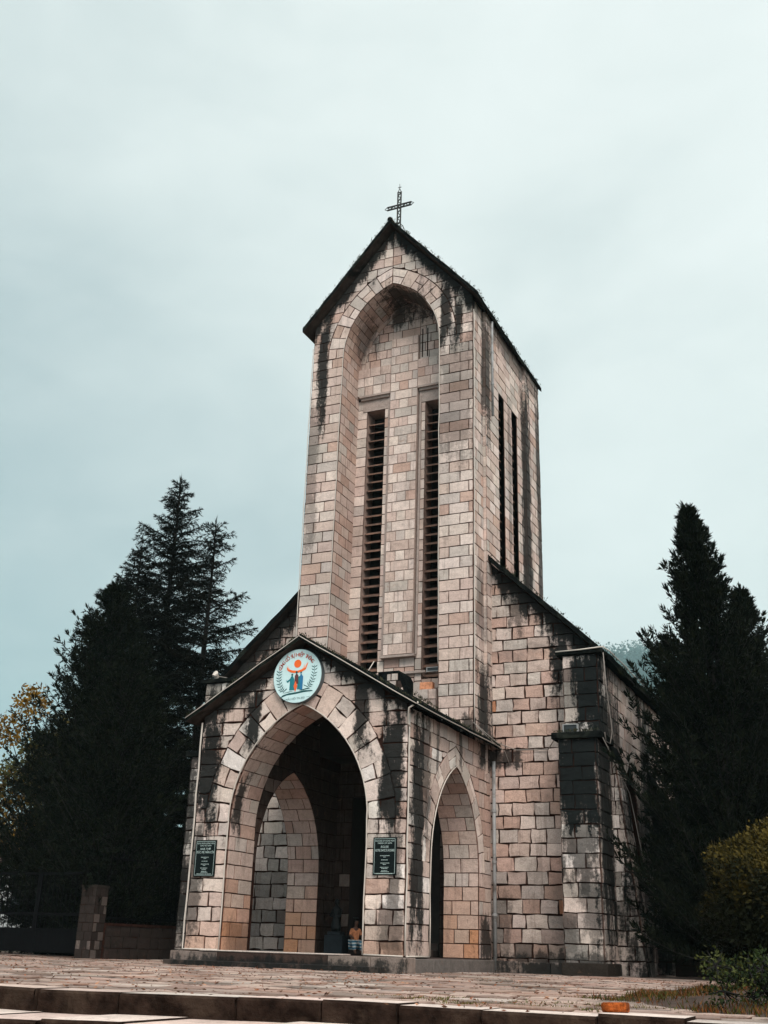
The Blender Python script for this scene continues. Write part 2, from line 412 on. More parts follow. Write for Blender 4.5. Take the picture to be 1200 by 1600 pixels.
ST_SHADE_BUT = [(4.3, 4.9, 3.7, 4.1, .2, 1.2, .5), (4.9, 5.5, 3.7, 4.1, .6, 2.0, .6), (4.3, 5.6, 3.6, 4.2, 2.8, 5.5, 1.), (4.8, 5.6, 4.0, 4.6, 5.0, 7.5, 1.), (4.5, 5.5, 3.7, 4.1, 2.3, 3.4, .8), (4.85, 5.6, 4.1, 4.5, 5.1, 7.4, .95), (4.8, 5.25, 3.7, 4.1, 1.9, 3., .8), (5.3, 5.7, 3.8, 5.2, 0.2, 7.3, .96), (4.4, 4.75, 3.7, 4.1, 1.8, 2.6, .8),
          (-6., -4.3, 3.6, 5.2, 0, 7.3, .9), (5.3, 6.3, 5., 20., 2.2, 5., 1.), (5.3, 6.4, 4.9, 20., -.2, 2.9, .93), (5.62, 6.5, 4.9, 20., 1.5, 5., 1.), (4.3, 5.6, 3.7, 4.1, -.2, .5, .8), (4.95, 5.2, 3.7, 4.1, 1.5, 2.2, .8)]  # boxes along the side buttresses paint the tree shade into the stone
M_PORCH = stone_mat('porch_granite', ST_PORCH, grime=.35)
M_TOWER = stone_mat('tower_granite', ST_TOWER, grime=.32, speck=.45)
M_NAVE = stone_mat('nave_granite', ST_NAVE, grime=.5, speck=.7)
M_BUT = stone_mat('buttress_granite', ST_SHADE_BUT, grime=.5)
M_PLAIN = stone_mat('dirty_slab', [], vcol=False, base=(.03, .024, .02), grime=.0)
M_LINTEL = stone_mat('lintel_concrete', [], vcol=False, base=(.40, .32, .285), grime=.25)
M_ROOF = simple('mossy_roof', (.006, .007, .007), .95, var=.5, scale=7, bump=.8, dirt=(.022, .025, .02), spec=.0)
M_SOFF = simple('roof_soffit', (.05, .036, .03), .95, var=.3, scale=4, dirt=(.01, .01, .01), spec=.0)

def low_orange(c, a, z):
    k = max(0, min(1, (1.9-z)/1.2))*rnd.uniform(.35, 1.)
    o = (.50, .235, .12)
    return tuple(x*(1-k)+y*k for x, y in zip(c, o))
# ---------------------------------------------------------------- porch
A1 = Arch(1.64, 1.0, 2.85)                # front arch
A2 = Arch(1.52, .83, 2.10, 2.70)           # side arches (coordinate is y)
mb = MB()
mf = lambda u, v, h: (u, -h, v)
xg = lambda z: min(2.5, max(.0, (6.64-z)/.593))
lo_ = levels(Z0, A1.sp, .30)
for sg in (-1, 1):
    m2 = (lambda u, v, h, s=sg: (s*u, -h, v))
    wall(mb, m2, lo_, lambda z: A1.a, lambda z: 2.5, wts=W_PORCH, sw=.48, t=.034, g=.044, rough=.015, pat=[(.42,), (.62,), (.30, .72)], tint=lambda c, a, z: low_orange(c, a, z+.9))
    up_ = levels(A1.sp, 6.55, .315, .12)
    wall(mb, m2, up_, lambda z: A1.hw(z, .62), xg, wts=W_PORCH, sw=.55, t=.034, g=.044, rough=.018, curved=True)
A1.ring(mb, mf, 9, .30, .32, W_PORCH, t=.038, rough=.02, g=.044)
zs = [Z0, A1.sp] + A1.zs(18)[1:] + [5.5, 5.8, 6.1, 6.4, 6.63]
sheet(mb, mf, zs, lambda z: -xg(z), lambda z: -A1.hw(z)); sheet(mb, mf, zs, lambda z: A1.hw(z), xg)
A1.soffit(mb, lambda x, z, d: (x, d, z), 11, 1.05, W_JAMB, sw=.5, t=.02, z0=Z0, ch=.30, tint=low_orange)
# inner face of the front wall
mi_ = lambda u, v, h: (u, 1.05+h, v)
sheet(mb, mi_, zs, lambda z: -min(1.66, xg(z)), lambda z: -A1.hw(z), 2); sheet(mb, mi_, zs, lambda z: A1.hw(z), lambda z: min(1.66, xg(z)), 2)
# side walls
for sg in (-1, 1):
    ms = (lambda u, v, h, s=sg: (s*(2.5+h), u, v))
    msf = (lambda u, v, h, s=sg: (s*(1.645-h), u, v))
    zz = [Z0, A2.sp] + A2.zs(14)[1:] + [4.7, 5.10]
    l1 = levels(Z0, A2.sp, .31)
    wall(mb, ms, l1, lambda z: 0., lambda z: 2.7-A2.a, wts=W_PORCH, sw=.5, t=.025, rough=.01, pat=[(.45,), (.3, .7)])
    wall(mb, ms, l1, lambda z: 2.7+A2.a, lambda z: 5.09, wts=W_JAMB, sw=.45, t=.015, rough=.006)
    l2 = levels(A2.sp, 5.1, .31, .1)
    wall(mb, ms, l2, lambda z: 0., lambda z: 2.7-A2.hw(z, .40), wts=W_PORCH, sw=.5, t=.02, rough=.014, curved=True)
    wall(mb, ms, l2, lambda z: 2.7+A2.hw(z, .40), lambda z: 5.09, wts=W_JAMB, sw=.5, t=.014, rough=.01, curved=True)
    A2.ring(mb, ms, 7, .22, .18, W_PORCH, t=.02, rough=.012)
    for a_, b_ in ((lambda z: 0., lambda z: 2.7-A2.hw(z)), (lambda z: 2.7+A2.hw(z), lambda z: 5.085)): sheet(mb, ms, zz, a_, b_)
    # inner face, with its own edge of the arch; rises to the roof
    zi = zz[:-1] + [5.1, 5.62]
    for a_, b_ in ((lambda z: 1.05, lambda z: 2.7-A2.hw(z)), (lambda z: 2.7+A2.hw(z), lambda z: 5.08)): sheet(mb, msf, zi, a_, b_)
    wall(mb, msf, levels(Z0, A2.sp, .31), lambda z: 2.7+A2.a, lambda z: 5.08, wts=dict(shade_dark=3), sw=.5, t=.015)  # near-black stones: interior shade put into their colour
    wall(mb, msf, levels(A2.sp, 5.6, .31), lambda z: 2.7+A2.hw(z), lambda z: 5.08, wts=dict(shade_dark=3), sw=.5, t=.015, curved=True)
    wall(mb, msf, levels(A2.sp, 5.6, .31), lambda z: 1.06, lambda z: 2.7-A2.hw(z), wts=dict(dark=2, shade_dark=3), sw=.5, t=.015, curved=True)
    A2.soffit(mb, (lambda x, z, d, s=sg: (s*(2.5-d), x, z)), 9, .86, W_JAMB, sw=.43, t=.014, z0=Z0, ch=.30, tint=low_orange)
# rear wall of the porch with the church doorway
mr = lambda u, v, h: (u, 5.08-h, v)
for sg in (-1, 1):
    m2 = (lambda u, v, h, s=sg: (s*u, 5.08-h, v))
    wall(mb, m2, levels(Z0, 4.0, .31), lambda z: 1.2, lambda z: 1.64, wts=dict(shade_dark=4, dark=.6), sw=.5, t=.015, pat=[(.5,), (.7,)])  # doorway wall in the same painted interior shade
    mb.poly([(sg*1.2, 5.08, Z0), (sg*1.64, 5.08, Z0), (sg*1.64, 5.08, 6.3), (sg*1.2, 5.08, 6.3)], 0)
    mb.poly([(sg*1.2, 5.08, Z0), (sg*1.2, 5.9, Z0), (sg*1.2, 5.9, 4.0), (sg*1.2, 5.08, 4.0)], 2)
wall(mb, mr, levels(4.0, 6.3, .31), lambda z: -1.64, lambda z: 1.64, wts=dict(shade_dark=3), sw=.5, t=.015)
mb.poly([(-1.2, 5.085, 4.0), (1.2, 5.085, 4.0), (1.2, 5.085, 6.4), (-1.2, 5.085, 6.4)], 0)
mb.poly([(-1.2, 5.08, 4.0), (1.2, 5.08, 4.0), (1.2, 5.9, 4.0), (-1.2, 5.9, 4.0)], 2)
mb.poly([(-1.66, 3.92, 4.9), (1.66, 3.92, 4.9), (1.66, 3.92, 5.69), (0, 3.92, 6.67), (-1.66, 3.92, 5.69)], 2)  # added sheet and slab: keep daylight of the tower recess out of the porch
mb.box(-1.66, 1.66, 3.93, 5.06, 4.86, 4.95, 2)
mb.build('porch_wall', [MORTAR, M_PORCH, DARKIN], church)
# podium, step and porch floor
mb = MB()
def slabrow(mb, x0, x1, y0, y1, z0, z1, w, col=None):
    x = x0
    while x < x1-.01:
        x2 = min(x1, x+w*rnd.uniform(.7, 1.3))
        if x1-x2 < w*.4: x2 = x1
        c = col or pick(dict(dark=1.2, shade_dark=3))
        dz = rnd.uniform(-.008, .004)
        mb.box(x+.004, x2-.004, y0+rnd.uniform(0, .012), y1, z0, z1+dz, 0, c); x = x2
slabrow(mb, -2.72, 2.62, -.22, .30, -.05, Z0, 1.15)
mb.box(-2.6, 2.5, .31, 5.9, -.05, Z0-.006, 0, (.07, .05, .045))
for y in np.arange(.3, 5.0, .9): mb.box(2.5, 2.62, y+.006, y+.894, -.05, Z0-.02, 0, (.14, .12, .11)); mb.box(-2.72, -2.5, y+.006, y+.894, -.05, Z0-.02, 0, (.2, .17, .15))
x = -2.0
while x < 1.2:
    x2 = x+rnd.uniform(.9, 1.3); mb.box(x+.005, x2-.005, -.235, .28, Z0+.004, Z0+.03, 0, PAL['grey']); x = x2
slabrow(mb, -2.62, 2.22, -.60, -.24, -.05, .10, 1.9, (.055, .042, .036))
for k in range(2): mb.box(-1.18, 1.18, 4.7+.35*k, 5.9, Z0, Z0+.15*(k+1), 0, (.06, .045, .04))
mb.build('porch_step', [stone_mat('step_stone', [(-2.8, 2.8, -.7, -.1, -.3, .20, .85)], grime=.0)], church, bevel=.012)
# door
d = MB(); d.box(-1.2, 1.2, 5.9, 5.97, Z0, 4.0, 0)
for i in range(9): d.box(-1.16+i*.259, -1.16+i*.259+.24, 5.87, 5.9, Z0+.3, 3.95, 0)
door = d.build('door', simple('dark_door_wood', (.03, .02, .016), .7, var=.3, scale=5), church)
h_ = MB(); h_.tube([(.12, 5.84, 1.55), (.12, 5.80, 1.5), (.12, 5.80, 1.3), (.12, 5.84, 1.25)], .018, 6)
h_.build('handle', simple('door_iron', (.05, .05, .05), .4, .8), door)

# ---------------------------------------------------------------- roofs
def roof(mb, half, top, sl, y0, y1, th, x0=0., step=.22, jit=.02, soff=1, sides=(-1, 1), lift=0.):
    nx = max(2, int((half-x0)/step)); ny = max(2, int((y1-y0)/.3))
    for sg in sides:
        G = {}
        for j in range(ny+1):
            for i in range(nx+1):
                x = x0+(half-x0)*i/nx; y = y0+(y1-y0)*j/ny
                z = top-sl*x + lift*max(0, (x/half-.75)*4)**2
                e = jit if (i in (nx,) or j in (0, ny)) else jit*.5
                r1, r2, r3 = (rnd.uniform(-e, e) for _ in range(3))
                if i == 0: r1 = 0
                G[i, j, 1] = (sg*(x+r1), y+r2, z+r3); G[i, j, 0] = (sg*(x+r1*.6), y+r2*.5+.01, z-th+(r3*.4))
        for j in range(ny):
            for i in range(nx):
                mb.poly([G[i, j, 1], G[i+1, j, 1], G[i+1, j+1, 1], G[i, j+1, 1]], 0)
                mb.poly([G[i, j, 0], G[i, j+1, 0], G[i+1, j+1, 0], G[i+1, j, 0]], soff)
        for i in range(nx):
            mb.poly([G[i, 0, 1], G[i, 0, 0], G[i+1, 0, 0], G[i+1, 0, 1]], 0)
            mb.poly([G[i, ny, 1], G[i+1, ny, 1], G[i+1, ny, 0], G[i, ny, 0]], 0)
        for j in range(ny):
            mb.poly([G[nx, j, 1], G[nx, j, 0], G[nx, j+1, 0], G[nx, j+1, 1]], 0)
            if x0 > 0: mb.poly([G[0, j, 1], G[0, j+1, 1], G[0, j+1, 0], G[0, j, 0]], 0)
mb = MB(); roof(mb, 2.80, 6.79, .593, -.33, 3.94, .11); roof(mb, 2.80, 6.79, .593, 3.94, 5.08, .11, x0=2.485)
mb.build('porch_roof', [M_ROOF, M_SOFF], church)
mb = MB(); roof(mb, 2.72, 20.53, 1.16, 3.60, 9.72, .13, jit=.012, lift=-.0)
mb.tube([(0, 3.58, 20.50), (.0, 6, 20.52), (0, 9.74, 20.5)], .07, 8, 0)
mb.build('tower_roof', [M_ROOF, M_SOFF], church)
mb = MB(); roof(mb, 5.66, 12.50, .95, 4.78, 9.55, .15, x0=2.66, jit=.012); roof(mb, 5.66, 12.50, .95, 9.55, 24.5, .15, jit=.012)
roof(mb, 2.66, 12.50, .95, 4.80, 5.06, .15, x0=2.50, jit=.01)
mb.build('nave_roof', [M_ROOF, M_SOFF], church)

# ---------------------------------------------------------------- tower
A3 = Arch(1.50, .8, 16.32)
mb = MB()
TF = 3.95
tg = lambda z: min(2.48, max(0, (20.36-z)/1.16))
hwT = lambda z: A3.hw(z) if z >= A3.sp else 1.565-.065*(z-7)/9.32
lv = levels(5.0, A3.sp, .30)
for sg in (-1, 1):
    m2 = (lambda u, v, h, s=sg: (s*u, TF-h, v))
    pt = [(.34,), (.66,)] if sg > 0 else [(.60,), (.36,), (.45,)]
    wall(mb, m2, lv, hwT, lambda z: 2.48, wts=W_TOWER, pat=[(.30, .88), (.62,)] if sg > 0 else [(.5,), (.36,), (.68,)], t=.018, g=.037, rough=.005, bev=.008, tint=(lambda c, a, z: PAL['shade_dark'] if z < 6.55-.593*a else c))  # stones below the porch roof line take the painted interior shade
    wall(mb, m2, levels(A3.sp, 20.3, .30), lambda z: A3.hw(z, .50), tg, wts=W_TOWER, sw=.46, t=.018, g=.037, rough=.006, curved=True, bev=.008)
A3.ring(mb, lambda u, v, h: (u, TF-h, v), 9, .24, .26, W_TOWER, t=.02, rough=.006, g=.036)
zs3 = [4.6, 8, 12, A3.sp] + A3.zs(18)[1:] + [18.9, 19.4, 19.9, 20.34]
mfT = lambda u, v, h: (u, TF-h, v)
sheet(mb, mfT, zs3, lambda z: -tg(z), lambda z: -hwT(z)); sheet(mb, mfT, zs3, hwT, tg)
A3.soffit(mb, lambda x, z, d: (x, TF+d, z), 12, 1.12, dict(pink=4, rose=3, grey=2), sw=.46, t=.012, rough=.003)
for sg in (-1, 1):   # jambs (taper slightly)
    mj = (lambda u, v, h, s=sg: (s*(hwT(min(v, A3.sp-.001))-h), TF+u, v))
    wall(mb, mj, levels(5.0, A3.sp, .30), lambda z: 0., lambda z: 1.12, sw=.42, wts=dict(pink=5, rose=3, grey=1.5), t=.012, rough=.003, bev=.008)
    sheet(mb, mj, [4.6, 8, 12, A3.sp], lambda z: 0., lambda z: 1.12)
# recess back wall: plane at 5.07, raised cross in front of it
YB = 5.07; SX0, SX1 = .64, 1.20; SZ0, SZ1 = 6.95, 15.02
def pm(y, s=1): return lambda u, v, h: (s*u, y-h, v)
hb = lambda z: hwT(z)
def strip(x0, x1, z0, z1, y, s, sw=.5, ch=.30, pat=None, wts=W_TOWER, curved=False):
    wall(mb, pm(y, s), levels(z0, z1, ch), (lambda z: x0) if not callable(x0) else x0, (lambda z: x1) if not callable(x1) else x1, sw=sw, wts=wts, t=.015, g=.032, rough=.004, bev=.009, pat=pat, curved=curved)
for s in (-1, 1):
    strip(SX1, hb, 6.0, 15.4, YB, s, pat=[()])                     # outer column
    strip(.44, SX0, 6.6, SZ1, YB, s, pat=[()])                      # inner column
    sheet(mb, pm(YB, s), [5.0, 8, 12, SZ1], lambda z: SX1, lambda z: hb(z)+.02); sheet(mb, pm(YB, s), [5., SZ1], lambda z: .40, lambda z: SX0)
    sheet(mb, pm(YB, s), [5.0, SZ0], lambda z: SX0, lambda z: SX1)
    sheet(mb, pm(YB, s), [SZ1, 15.45], lambda z: .40, lambda z: hb(z)+.02)
    strip(SX0, SX1, 5.6, SZ0, YB, s, pat=[(.5,), ()])
    mb.box(*(sorted((s*.52, s*1.34))), YB-.035, YB+.02, SZ1, 15.36, 3)   # lintel block
    # hood moulding over the panel
    mb.box(*(sorted((s*.44, s*1.42))), YB-.16, YB, 15.44, 15.50, 3); mb.box(*(sorted((s*.47, s*1.39))), YB-.10, YB, 15.37, 15.44, 3)
    # wall above the arms of the raised cross
    strip(.43, lambda z: A3.hw(z)+.05 if z > A3.sp else 1.5, 16.42, 18.4, YB, s, sw=.34, ch=.27, curved=True, wts=dict(pink=4, rose=2, grey=2))
sheet(mb, pm(YB), [15.45, A3.sp]+A3.zs(10)[1:], lambda z: -hb(z)-.02, lambda z: hb(z)+.02)
strip(-.44, .44, 17.25, 18.4, YB, 1, sw=.34, ch=.27, curved=False, wts=dict(pink=4, rose=2, grey=2))
strip(-.44, .44, 5.2, 7.6, YB, 1, pat=[(.33, .68), (.5,)])
sheet(mb, pm(YB), [5., 7.62], lambda z: -.44, lambda z: .44)
A4 = Arch(1.34, .72, 16.32)
A4.ring(mb, pm(YB), 9, .12, .05, dict(pink=3, rose=2), t=.035, rough=.004, g=.03)
for xx in (.50, .66): mb.box(xx, xx+.03, YB-.03, YB, 16.5, 17.45, 0)
YC = 4.95     # raised cross
mb.box(-.43, .43, YC, YB, 7.62, 17.22, 4, (.40, .31, .27))
for s in (-1, 1): mb.box(*sorted((s*.43, s*1.52)), YC, YB-.002, 15.50, 16.40, 4, (.40, .31, .27))
wall(mb, pm(YC), levels(7.62, 17.22, .29), lambda z: -.43, lambda z: .43, wts=dict(cream=4, pink=4, grey=2.5, rose=.5), t=.016, g=.032, rough=.004, bev=.009, pat=[(.18, .80), (.34, .66)])
for s in (-1, 1): wall(mb, pm(YC, s), levels(15.50, 16.40, .30), lambda z: .43, lambda z: 1.5, wts=W_TOWER, sw=.34, t=.016, g=.032, rough=.004, bev=.009)
mb.box(-.50, .50, YC-.07, YB, 7.54, 7.60, 3)
mb.box(-.78, .78, YB-.09, YB, 7.10, 7.16, 3)
# thin frame lines beside the shaft
for s in (-1, 1): mb.box(*sorted((s*.46, s*.52)), YB-.05, YB-.0, 7.62, SZ1+.36, 3)
# side faces
XB, XP = 2.565, 2.645
for s in (-1, 1):
    f1 = (lambda u, v, h, s=s: (s*(2.48+h), u, v)); f2 = (lambda u, v, h, s=s: (s*(XB+h), u, v)); f3 = (lambda u, v, h, s=s: (s*(XP+h), u, v))
    e1 = (lambda u, v, h, s=s: (s*u, 4.70-h, v)); e2 = (lambda u, v, h, s=s: (s*u, 8.10-h, v))
    lvs = levels(4.4, 17.35, .30)
    wall(mb, f1, lvs, lambda z: TF, lambda z: 4.70, wts=W_TOWER, pat=[(.5,), (.3, .75)], t=.018, g=.037, rough=.005, bev=.01)
    sheet(mb, f1, [4.4, 17.4], lambda z: TF, lambda z: 4.70)
    sheet(mb, e1, [4.4, 17.4], lambda z: 2.47, lambda z: XB)
    wall(mb, e1, lvs, lambda z: 2.49, lambda z: XB+.012, wts=W_TOWER, pat=[()], t=.004, g=.012, rough=.002, bev=.003)
    S1, S2, ZS0, ZS1 = (5.78, 6.28), (6.98, 7.48), 7.5, 15.30
    kw = dict(wts=W_TOWER, t=.018, g=.037, rough=.005, bev=.01)
    wall(mb, f2, levels(5.0, ZS1, .30), lambda z: 4.70, lambda z: S1[0], sw=.5, **kw)
    wall(mb, f2, levels(5.0, ZS1, .30), lambda z: S1[1], lambda z: S2[0], pat=[(.5,), ()], **kw)
    wall(mb, f2, levels(5.0, ZS1, .30), lambda z: S2[1], lambda z: 8.10, pat=[(.4,), ()], **kw)
    wall(mb, f2, levels(ZS1, 17.35, .30), lambda z: 4.70, lambda z: 8.10, sw=.48, **kw)
    for a, b in ((4.70, S1[0]), (S1[1], S2[0]), (S2[1], 8.10)): sheet(mb, f2, [5., ZS1], lambda z: a, lambda z: b)
    sheet(mb, f2, [ZS1, 17.4], lambda z: 4.7, lambda z: 8.1)
    sheet(mb, f2, [5., ZS0], lambda z: S1[0], lambda z: S1[1]); sheet(mb, f2, [5., ZS0], lambda z: S2[0], lambda z: S2[1])
    sheet(mb, e2, [5., 17.4], lambda z: XB-.01, lambda z: XP)
    wall(mb, e2, levels(7, 17.35, .30), lambda z: XB, lambda z: XP+.012, wts=W_TOWER, pat=[()], t=.004, g=.012, rough=.002, bev=.003)
    wall(mb, f3, levels(7, 17.35, .30), lambda z: 8.10, lambda z: 9.55, sw=.5, **kw)
    sheet(mb, f3, [5., 17.4], lambda z: 8.1, lambda z: 9.55)
    # reveals of the slits
    for a, b in (S1, S2):
        for yy in (a, b): mb.poly([(s*XB, yy, ZS0), (s*(XB-.4), yy, ZS0), (s*(XB-.4), yy, ZS1), (s*XB, yy, ZS1)], 4, (.40, .31, .27))
        mb.poly([(s*XB, a, ZS1), (s*XB, b, ZS1), (s*(XB-.4), b, ZS1), (s*(XB-.4), a, ZS1)], 3)
mb.poly([(-XP, 9.55, 5), (XP, 9.55, 5), (XP, 9.55, 17.3), (0, 9.55, 20.3), (-XP, 9.55, 17.3)], 0)
mb.build('tower_wall', [MORTAR, M_TOWER, DARKIN, M_LINTEL, M_TOWER], church)
# louvred slits
M_LOUV = simple('louvre_slats', (.17, .095, .068), .85, var=.35, scale=7, bump=.3, dirt=(.05, .035, .03))
M_VOID = simple('unlit_belfry', (.012, .011, .010), .95)
def louvre(cx, cy, z0, z1, w, nrm, hz=.0, sill=False):
    """nrm: outward unit vector in the ground plane"""
    nx_, ny_ = nrm; tx, ty = -ny_, nx_
    Mx = Matrix(((tx, -nx_, 0, cx), (ty, -ny_, 0, cy), (0, 0, 1, 0), (0, 0, 0, 1)))   # local x along wall, y into wall
    f = MB(); f.box(-w/2, w/2, .52, .55, z0, z1, 0, M=Mx)
    o = f.build('louvre_window', M_VOID, church)
    g = MB(); z = z0+.06
    while z < z1-.16:
        P = [(-w/2, .10, z), (w/2, .10, z), (w/2, .38, z+.15), (-w/2, .38, z+.15)]
        P = [Mx @ Vector(p) for p in P]
        g.prism(P, (0, 0, .035)); z += .262
    g.build('slats', M_LOUV, o)
    r = MB()
    for sx in (-1, 1): r.poly([Mx @ Vector(p) for p in ((sx*w/2, 0, z0), (sx*w/2, .53, z0), (sx*w/2, .53, z1), (sx*w/2, 0, z1))])
    r.poly([Mx @ Vector(p) for p in ((-w/2, 0, z1), (w/2, 0, z1), (w/2, .53, z1), (-w/2, .53, z1))])
    r.poly([Mx @ Vector(p) for p in ((-w/2, 0, z0), (w/2, 0, z0), (w/2, .53, z0), (-w/2, .53, z0))])
    r.build('frame', simple('slit_reveal', (.27, .19, .16), .9, var=.3, scale=6), o)
for s in (-1, 1):
    louvre(s*(SX0+SX1)/2, YB, SZ0, SZ1, SX1-SX0, (0, -1))
    for a, b in ((5.78, 6.28), (6.98, 7.48)): louvre(s*XB, (a+b)/2, 7.5, 15.30, b-a, (s, 0))
# iron lattice cross on the ridge
c = MB(); cy_ = 4.25; zb = 20.45; w = .052; zt = 21.95
for s in (-1, 1):
    c.tube([(s*w, cy_, zb), (s*w, cy_, zt)], .024, 5); c.tube([(s*w, cy_, zt), (0, cy_, zt+.13)], .012, 5)
    c.tube([(-.40, cy_, 21.42+s*w), (.40, cy_, 21.42+s*w)], .026, 5)
    c.tube([(s*.40, cy_, 21.42+w), (s*.48, cy_, 21.42), (s*.40, cy_, 21.42-w)], .012, 5)
k = 0; z = zb
while z < zt-.01: c.tube([(-w if k % 2 else w, cy_, z), (w if k % 2 else -w, cy_, min(zt, z+.105))], .018, 4); z += .105; k += 1
x = -.40; k = 0
while x < .39: c.tube([(x, cy_, 21.42+(-w if k % 2 else w)), (x+.1, cy_, 21.42+(w if k % 2 else -w))], .02, 4); x += .1; k += 1
c.tube([(0, cy_, zt+.1), (0, cy_, 22.25)], .008, 4); c.tube([(-.05, cy_, zt+.17), (.05, cy_, zt+.17)], .012, 4)
c.tube([(.05, cy_, 20.75), (.13, cy_, 20.68), (.17, cy_, 20.58), (.12, cy_, 20.50), (.06, cy_, 20.53), (.09, cy_, 20.6)], .014, 5)
c.tube([(.05, cy_, 20.45), (.20, cy_, 20.38)], .02, 5)
c.build('cross', simple('rusty_iron', (.03, .03, .028), .7, .3), church)

# ---------------------------------------------------------------- nave
mb = MB(); YN = 5.09
ng = lambda z: min(5.40, max(2.4, (12.33-z)/.95))
for s in (-1, 1):
    mn = (lambda u, v, h, s=s: (s*u, YN-h, v))
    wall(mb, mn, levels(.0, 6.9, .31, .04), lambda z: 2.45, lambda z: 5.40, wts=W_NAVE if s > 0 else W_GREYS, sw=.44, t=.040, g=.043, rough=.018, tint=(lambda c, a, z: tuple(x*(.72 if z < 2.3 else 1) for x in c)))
    wall(mb, mn, levels(6.9, 9.9, .31, .04), lambda z: 2.45, ng, wts=dict(pink=4, rose=3, grey=2, cream=1.4, orange=.45), sw=.50, t=.040, g=.043, rough=.018, curved=True)
    sheet(mb, mn, [0, 6.95, 7.4, 8, 9, 9.9], lambda z: 2.4, ng)
    # side wall with pointed windows
    fs = (lambda u, v, h, s=s: (s*(5.40+h), u, v))
    ys = [7.35, 11.6, 15.8, 20.0]
    AW = [Arch(.75, .6, 3.7, y) for y in ys]
    edges = [5.09] + [v for y in ys for v in (y,)] + [24.]
    for i, y in enumerate(ys):
        ya = 5.09 if i == 0 else (ys[i-1]+y)/2; yb = 24. if i == len(ys)-1 else (y+ys[i+1])/2
        A = AW[i]
        zz = [0, 1.3, 1.301, A.sp] + A.zs(8)[1:] + [5.6, 7.0]
        hw_ = lambda z, A=A: 0. if z < 1.3 or z > A.apex else A.hw(z)
        sheet(mb, fs, zz, lambda z: ya, lambda z, A=A: A.x0-hw_(z)); sheet(mb, fs, zz, lambda z, A=A: A.x0+hw_(z), lambda z: yb)
        if s > 0 and i < 3:
            kw = dict(wts=dict(cream=4, pink=4, grey=2), sw=.5, t=.03, g=.018, rough=.012, curved=True)
            wall(mb, fs, levels(0, 7.0, .31, .04), lambda z: ya, lambda z, A=A: A.x0-hw_(z), **kw)
            wall(mb, fs, levels(0, 7.0, .31, .04), lambda z, A=A: A.x0+hw_(z), lambda z: yb, **kw)
        for sg in (-1, 1):
            pts = [(1.3, A.a), (A.sp, A.a)] + [(z, A.hw(z)) for z in A.zs(8)[1:]]
            for (za, ha), (zb_, hb_) in zip(pts, pts[1:]):
                mb.poly([fs(A.x0+sg*ha, za, 0), fs(A.x0+sg*ha, za, -.5), fs(A.x0+sg*hb_, zb_, -.5), fs(A.x0+sg*hb_, zb_, 0)], 0)
mb.poly([(-5.4, 24, 0), (5.4, 24, 0), (5.4, 24, 7.2), (0, 24, 12.3), (-5.4, 24, 7.2)], 0)
mb.build('nave_wall', [MORTAR, M_NAVE], church)
M_GLASS = simple('dark_window_glass', (.02, .022, .024), .2, spec=.5)
for s in (-1, 1):
    for y in (7.35, 11.6, 15.8, 20.0):
        A = Arch(.75, .6, 3.7, y); f = MB()
        pts = [(A.x0+A.a, 1.3), (A.x0+A.a, A.sp)] + [(A.x0+A.hw(z), z) for z in A.zs(8)[1:]] + [(A.x0-A.hw(z), z) for z in reversed(A.zs(8)[1:-1])] + [(A.x0-A.a, A.sp), (A.x0-A.a, 1.3)]
        f.prism([(s*4.98, u, v) for u, v in pts], (-s*.03, 0, 0))
        o = f.build('window', M_GLASS, church)
        g = MB()
        for dy in (-.38, 0, .31): g.box(s*5.0-.02, s*5.0+.02, y+dy-.02, y+dy+.02, 1.3, 5.0 if dy == 0 else 4.4)
        for zz_ in (1.33, 2.2, 3.1, 4.0): g.box(s*5.0-.025, s*5.0+.025, y-.74, y+.74, zz_-.02, zz_+.02)
        g.build('frame', simple('window_iron', (.06, .06, .06), .6), o)
# plinth along the nave front
mb = MB()
for s in (-1, 1):
    mb = MB(); x = 2.63
    while x < 5.5: 
        x2 = min(5.52, x+rnd.uniform(.5, .9)); mb.box(*sorted((s*(x+.006), s*(x2-.006))), 4.97, 5.09, -.05, .24+rnd.uniform(-.01, .01), 0, pick(dict(dark=3, grey=1))); x = x2+.0001
    mb.build('plinth', [stone_mat('plinth_stone', [(2.5, 6, 4.6, 5.2, -.2, .3, .9), (-6, -2.5, 4.6, 5.2, -.2, .3, .9)], grime=.0)], church, bevel=.015)
